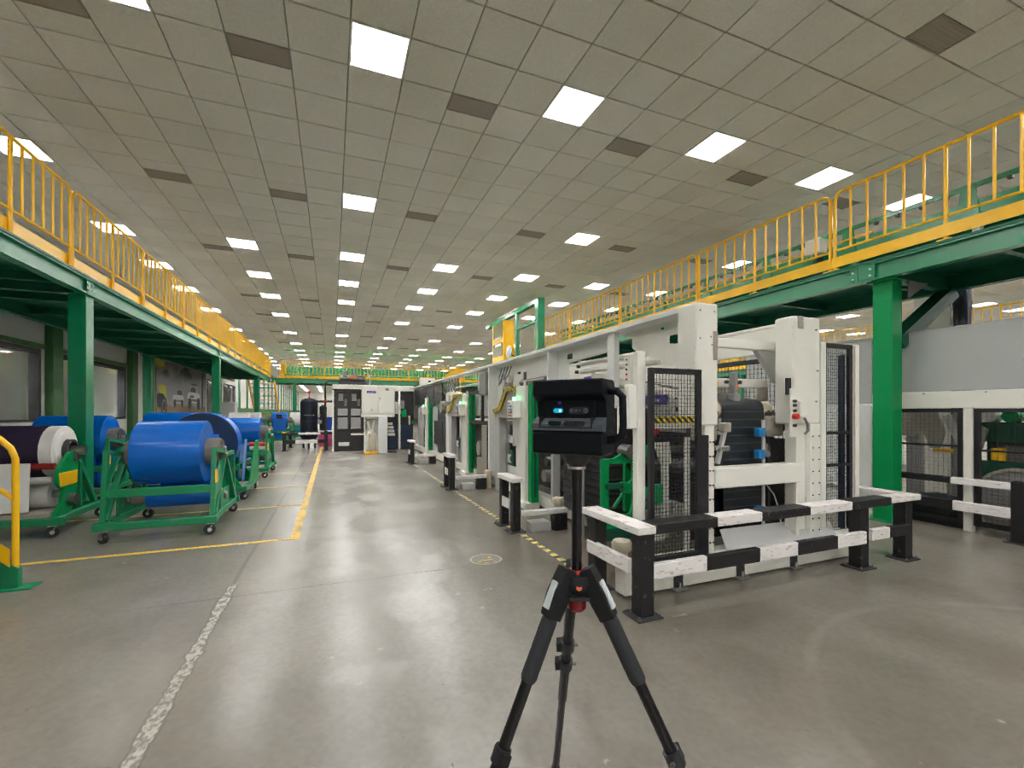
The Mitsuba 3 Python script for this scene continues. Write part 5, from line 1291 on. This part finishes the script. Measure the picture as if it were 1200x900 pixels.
# inside of that machine
ru = thing('roll_stand', 'dark green roll stand with a big grey roll behind the right mesh door', 'roll stand')
part(ru, 'shelf', box(8.12, 8.40, 0.2, 3.38, 1.10, 1.36, 0.006), 'm_green_dark')
part(ru, 'rear_post', box(8.41, 8.49, 0.3, 0.42, 0, 1.4), 'm_green_dark')
part(ru, 'rear_post', box(8.41, 8.49, 3.25, 3.35, 0, 1.4), 'm_green_dark')
part(ru, 'low_beam', box(8.14, 8.26, 0.2, 3.36, 0.58, 0.84, 0.006), 'm_green_dark')
part(ru, 'grey_roll', cyl((7.66, 2.76, 0.38), (8.02, 2.76, 0.38), 0.42, 40), 'm_grey', smooth=40)
part(ru, 'roll_rim', ring((7.65, 2.76, 0.38), 'x', 0.44, 0.40, 0.03, 44), 'm_taupe', smooth=40)
part(ru, 'upper_roll', cyl((8.50, 2.7, 0.96), (8.50, 3.2, 0.96), 0.25, 24), 'm_grey', smooth=40)
for q, mt in enumerate(('m_cloth', 'm_green_bright', 'm_cream', 'm_dark', 'm_cloth')):
    part(ru, 'bobbin', cyl((8.15, 3.24 - 0.21 * q, 1.44), (8.35, 3.24 - 0.21 * q, 1.44), 0.085, 16), mt, smooth=40)
part(ru, 'yellow_guard', box(8.08, 8.12, 3.05, 3.18, 0.86, 1.02), 'm_yellow')
part(ru, 'yellow_guard', box(8.08, 8.12, 2.7, 2.86, 1.0, 1.06), 'm_yellow')
part(ru, 'yellow_guard', box(8.08, 8.12, 2.4, 2.5, 0.86, 0.96), 'm_yellow')
ra = thing('lever_frame', 'grey cast lever arms behind the mesh door beside the green column', 'machine frame')
part(ra, 'arm', prism([(3.72, 1.54), (4.3, 1.54), (4.3, 1.14), (3.98, 1.14), (3.95, 1.18), (3.86, 1.16), (3.80, 0.98), (3.70, 0.98), (3.64, 1.20)], 'x', 8.00, 8.06), 'm_taupe')
part(ra, 'arm', prism([(3.26, 1.00), (3.34, 0.98), (3.44, 1.22), (3.58, 1.40), (3.52, 1.50), (3.20, 1.26)], 'x', 8.02, 8.08), 'm_taupe')
part(ra, 'post', box(8.10, 8.24, 3.98, 4.14, 0, 1.5, 0.006), 'm_grey')
part(ra, 'post', box(8.10, 8.22, 3.46, 3.58, 0, 1.5, 0.006), 'm_grey')
part(ra, 'tube', bar((8.0, 3.60, 1.44), (8.0, 3.42, 1.02), 0.09), 'm_grey_light')
part(ra, 'box', box(8.24, 8.4, 3.42, 3.72, 0.12, 0.56, 0.01), 'm_taupe')
part(ra, 'yellow_strip', box(8.4, 8.44, 3.62, 3.95, 0.90, 0.95), 'm_yellow')
part(ra, 'yellow_strip', box(8.4, 8.44, 4.22, 4.32, 1.05, 1.09), 'm_yellow')
part(ra, 'base', box(7.9, 8.4, 3.15, 4.3, 0.0, 0.10, 0.006), 'm_dark')
pw = thing('pile_of_film', 'crumpled dark plastic film lying on the floor behind the right barrier', 'plastic film')
ic = trimesh.creation.icosphere(4, 1.0); v = np.array(ic.vertices)
v *= (1 + 0.5 * (meshkit.fbm(v * 3.0, 3, seed=4)[:, None] - 0.5)) * np.array([0.10, 0.30, 0.10]); v[:, 2] = np.maximum(v[:, 2], -0.05)
part(pw, 'heap', trimesh.Trimesh(v + [7.62, 3.55, 0.30], ic.faces, process=False), 'm_film', smooth=True)
part(pw, 'crate', box(7.50, 7.75, 3.22, 3.88, 0.0, 0.26, 0.01), 'm_black')
# neighbouring bay beyond
cwk = thing('square_column', 'white square column behind the grey panel of the right machine', 'column')
part(cwk, 'shaft', box(9.25, 9.7, 4.11, 4.62, 0, 3.5, 0.01), 'm_white')
part(cwk, 'skirting', box(9.22, 9.73, 4.08, 4.65, 0, 0.12, 0.01), 'm_grey')
dw = thing('wrapped_duct', 'black film-wrapped round duct beside the white square column', 'duct')
part(dw, 'pipe', cyl((9.05, 3.90, 0), (9.05, 3.90, 3.48), 0.12, 22), 'm_film', smooth=40)
for q in range(6): part(dw, 'fold', cyl((9.05, 3.90, 0.4 + 0.55 * q), (9.05, 3.90, 0.43 + 0.55 * q), 0.125, 22), 'm_film', smooth=40)
bgm = thing('blue_machine', 'pale machine with blue and yellow guards in the neighbouring bay', 'machine')
part(bgm, 'body', box(14.0, 15.0, 4.0, 12.0, 0.1, 1.1, 0.02), 'm_white_cool')
part(bgm, 'cream_side', box(13.96, 14.0, 4.2, 11.8, 0.2, 0.75), 'm_white')
part(bgm, 'yellow_rail', box(13.9, 13.95, 4.0, 12.0, 0.95, 1.02), 'm_yellow')
part(bgm, 'base', box(13.9, 15.1, 4.0, 12.0, 0, 0.1), 'm_grey')


# ================================================================ scanner on its tripod
def cam2w(xc, yc):
    return cw * xc + sw * yc, -sw * xc + cw * yc


SX, SY = cam2w(0.196, 1.365)           # where the scanner stands
e1 = np.array([*np.dot([[cw, sw], [-sw, cw]], [0.866, -0.5]), 0])     # along its front, left to right
e2 = np.array([*np.dot([[cw, sw], [-sw, cw]], [0.5, 0.866]), 0])      # from front to back
FC = np.array([*cam2w(0.158, 1.305), 0])
SM = np.eye(4); SM[:3, 0] = e1; SM[:3, 1] = e2; SM[:3, 2] = (0, 0, 1); SM[:3, 3] = FC


def L(m):
    m = m.copy(); m.apply_transform(SM); return m


SC = thing('laser_scanner', 'black box-shaped 3D camera scanner with a side handle on top of the tripod', 'scanner')
sp_ = lambda n, m, mat='m_scanner', **k: part(SC, n, L(m), mat, **k)
W2, D, Z0, Z1 = 0.109, 0.105, 1.378, 1.592
zt = Z1 - Z0
side = [(0.0, Z0), (D, Z0 + 0.004), (D, Z1 - 0.006), (0.0, Z1), (0.0, Z1 - 0.045), (0.030, Z1 - 0.062), (0.034, Z1 - 0.110), (0.010, Z1 - 0.122), (-0.004, Z1 - 0.132), (-0.002, Z1 - 0.150)]
body = trimesh.creation.extrude_polygon(Polygon(side), 2 * W2, engine='earcut')
bv = np.array(body.vertices); bv = np.stack([bv[:, 2] - W2, bv[:, 0], bv[:, 1]], 1)
sp_('body', trimesh.Trimesh(bv, body.faces, process=False))
sp_('front_plate', box(-W2, W2, -0.006, 0.004, Z0 + 0.004, Z0 + 0.062, 0.004))
sp_('hood', box(-W2 - 0.001, W2 + 0.001, -0.004, D - 0.004, Z1 - 0.044, Z1 + 0.0015, 0.004))
sp_('grey_step', hull([(x, y, z) for x in (-W2 - 0.001, W2 + 0.001) for y, z in ((0.030, Z1 - 0.108), (0.006, Z1 - 0.118), (-0.007, Z1 - 0.128), (-0.007, Z1 - 0.147), (0.02, Z1 - 0.150))]), 'm_scanner_grey', label='dark grey ledge')
sp_('window', box(-0.083, 0.078, 0.023, 0.030, Z1 - 0.114, Z1 - 0.055, 0.004), 'm_scanner')
sp_('sensor_frame', cat(box(-0.083, 0.078, -0.0085, 0.0, Z1 - 0.139, Z1 - 0.136), box(-0.085, -0.081, -0.0085, 0.03, Z1 - 0.139, Z1 - 0.108), box(0.076, 0.080, -0.0085, 0.03, Z1 - 0.139, Z1 - 0.108)), 'm_black')


def pill(cx, cz, w, h, y0, y1):
    a = np.linspace(-math.pi / 2, math.pi / 2, 9)
    pts = [(cx + w / 2 - h / 2 + h / 2 * math.cos(t), cz + h / 2 * math.sin(t)) for t in a] + [(cx - w / 2 + h / 2 - h / 2 * math.cos(t), cz - h / 2 * math.sin(t)) for t in a]
    return prism(pts, 'y', y0, y1)


lens = sp_('lens', pill(-0.034, Z1 - 0.089, 0.038, 0.020, 0.018, 0.026), 'm_lens')
glow = pill(-0.034, Z1 - 0.089, 0.030, 0.014, 0.0165, 0.0182)
part(SC, 'status_light', mikit.ply(L(glow), 'm_lens', emitter={'type': 'area', 'radiance': {'type': 'rgb', 'value': [0.004, 0.16, 0.26]}}), None, label='glowing cyan light')
part(SC, 'light_core', mikit.ply(L(cyl((-0.028, 0.0168, Z1 - 0.089), (-0.028, 0.0155, Z1 - 0.089), 0.0035, 12)), 'm_lens', emitter={'type': 'area', 'radiance': {'type': 'rgb', 'value': [0.8, 0.8, 0.9]}}), None)
sp_('lens', pill(0.030, Z1 - 0.089, 0.064, 0.021, 0.019, 0.025), 'm_lens')
for q, (dx, w) in enumerate(((0.008, 0.010), (0.022, 0.008), (0.034, 0.005), (0.052, 0.013))):
    sp_('emitter_cell', cyl((dx, 0.019, Z1 - 0.089), (dx, 0.0172, Z1 - 0.089), w * 0.62, 12), 'm_scanner_grey')
sp_('lens', pill(-0.034, Z1 - 0.126, 0.040, 0.013, -0.0095, 0.0), 'm_lens')
sp_('lens', pill(0.026, Z1 - 0.126, 0.062, 0.014, -0.0095, 0.0), 'm_lens')
for dx in (-0.002, 0.012, 0.024, 0.036, 0.048): sp_('sensor_eye', cyl((dx, -0.0095, Z1 - 0.126), (dx, -0.0112, Z1 - 0.126), 0.0042, 10), 'm_black')
sp_('indicator', cyl((-0.032, 0.026, Z1 - 0.066), (-0.032, 0.0215, Z1 - 0.066), 0.006, 12), 'm_label')
sp_('bottom_plate', box(-W2 + 0.004, W2 - 0.004, 0.004, D - 0.004, Z0 - 0.004, Z0 + 0.002, 0.002), 'm_dark')
hx = W2
sp_('handle', tube([(hx - 0.012, 0.052, Z1 - 0.030), (hx + 0.026, 0.046, Z1 - 0.034), (hx + 0.042, 0.044, Z1 - 0.050), (hx + 0.044, 0.044, Z1 - 0.130), (hx + 0.040, 0.044, Z1 - 0.158), (hx + 0.022, 0.046, Z1 - 0.170), (hx - 0.012, 0.052, Z1 - 0.176)], [0.013, 0.0115, 0.0105, 0.010, 0.0105, 0.0115, 0.013], 14), 'm_scanner', smooth=50)
TR = thing('tripod', 'black camera tripod with grip sleeves and a red locking knob standing in the foreground', 'tripod')
tp = lambda n, m, mat='m_leg', **k: part(TR, n, m, mat, **k)
V = lambda x, y, z: (SX + x, SY + y, z)
tp('mount_plate', trimesh.creation.revolve(np.array([(0, 1.336), (0.028, 1.338), (0.040, 1.356), (0.043, 1.374), (0, 1.374)]), sections=30).apply_translation((SX, SY, 0)), 'm_black', smooth=35)
tp('clamp_ring', trimesh.creation.revolve(np.array([(0.015, 1.328), (0.0275, 1.328), (0.0275, 1.336), (0.015, 1.336), (0.015, 1.328)]), sections=30).apply_translation((SX, SY, 0)), 'm_chrome', smooth=35)
tp('neck', cyl(V(0, 0, 1.26), V(0, 0, 1.342), 0.0165, 24), 'm_leg', smooth=40)
tp('centre_column', cyl(V(0, 0, 0.99), V(0, 0, 1.28), 0.0155, 24), 'm_leg', smooth=40)
tp('red_collar', trimesh.creation.revolve(np.array([(0.014, 1.013), (0.026, 1.013), (0.028, 1.018), (0.026, 1.023), (0.014, 1.023), (0.014, 1.013)]), sections=30).apply_translation((SX, SY, 0)), 'm_red', smooth=35)
tp('spider', trimesh.creation.revolve(np.array([(0, 0.955), (0.030, 0.955), (0.048, 0.972), (0.052, 0.992), (0.044, 1.013), (0, 1.014)]), sections=30).apply_translation((SX, SY, 0)), 'm_black_matte', smooth=35)
tp('red_knob', trimesh.creation.revolve(np.array([(0, 0.898), (0.020, 0.900), (0.028, 0.908), (0.029, 0.940), (0.022, 0.956), (0, 0.957)]), sections=24).apply_translation((SX, SY, 0)), 'm_knob', smooth=40)
tp('knob_ring', trimesh.creation.revolve(np.array([(0.02, 0.944), (0.036, 0.946), (0.036, 0.955), (0.02, 0.957)]), sections=24).apply_translation((SX, SY, 0)), 'm_dark_metal', smooth=35)
fwd = np.array([sw, cw, 0]); rgt = np.array([cw, -sw, 0])
tw = np.array([SX, SY, 0.0]) - fwd * 0.045
tp('logo_disc', cyl(tuple(tw + [0, 0, 0.985]), tuple(tw - fwd * 0.006 + [0, 0, 0.985]), 0.0085, 18), 'm_orange', label='small round red badge')
tp('lever', hull([tuple(tw - fwd * a + rgt * b + np.array([0, 0, c])) for a in (0.0, 0.02) for b in (-0.03, 0.03) for c in (0.952, 0.962)]), 'm_black')
for i, (ang, rad) in enumerate(((206, 0.50), (334, 0.56), (92, 0.50))):
    t = math.radians(ang)
    d = rgt * math.cos(t) + fwd * math.sin(t)
    top = np.array([SX, SY, 1.000]) + d * 0.045
    foot = np.array([SX, SY, 0.0]) + d * rad
    ax = foot - top
    at_ = lambda s: tuple(top + ax * s)
    lg = tp('leg', cyl(at_(0.20), at_(0.56), 0.0165, 18), 'm_leg', smooth=40)
    tangent = np.cross(d, [0, 0, 1]); out = np.cross(tangent, ax / np.linalg.norm(ax))
    if np.dot(out, d) < 0: out = -out
    part(lg, 'hinge', hull([tuple(np.array(at_(s)) + tangent * a * w + out * b * h) for s, w, h in ((-0.03, 0.022, 0.020), (0.04, 0.026, 0.026), (0.105, 0.022, 0.022)) for a in (-1, 1) for b in (-1, 1)]), 'm_black_matte')
    part(lg, 'silver_plate', hull([tuple(np.array(at_(s)) + tangent * a * 0.012 + out * b) for s in (0.012, 0.085) for a in (-1, 1) for b in (0.022, 0.031)]), 'm_silver', label='pale silver plate')
    if i < 2:
        part(lg, 'grip', tube([at_(0.10), at_(0.112), at_(0.262), at_(0.272)], [0.019, 0.0235, 0.0235, 0.020], 18), 'm_rubber_grip', smooth=40, label='dark grey foam grip')
    else:
        part(lg, 'upper_tube', cyl(at_(0.08), at_(0.22), 0.0175, 18), 'm_leg', smooth=40)
    lock = 0.455 if i < 2 else 0.30
    for s in ((lock,) if i < 2 else (lock, lock + 0.085)):
        part(lg, 'clamp', tube([at_(s - 0.018), at_(s + 0.018)], 0.0245, 16), 'm_black', smooth=40)
        part(lg, 'clamp_lever', hull([tuple(np.array(at_(q)) + tangent * a + out * b) for q in (s - 0.016, s + 0.02) for a in (-0.036, -0.018) for b in (-0.010, 0.016)]), 'm_black_matte')
        part(lg, 'clamp_bolt', tube([np.array(at_(s)) + tangent * 0.02, np.array(at_(s)) + tangent * 0.036], 0.007, 8), 'm_dark_metal')
    part(lg, 'lower_tube', cyl(at_(0.55), at_(0.97), 0.0135, 16), 'm_leg', smooth=40)
    part(lg, 'foot', tube([at_(0.955), at_(0.992)], [0.018, 0.015], 14), 'm_rubber_grip', smooth=40)
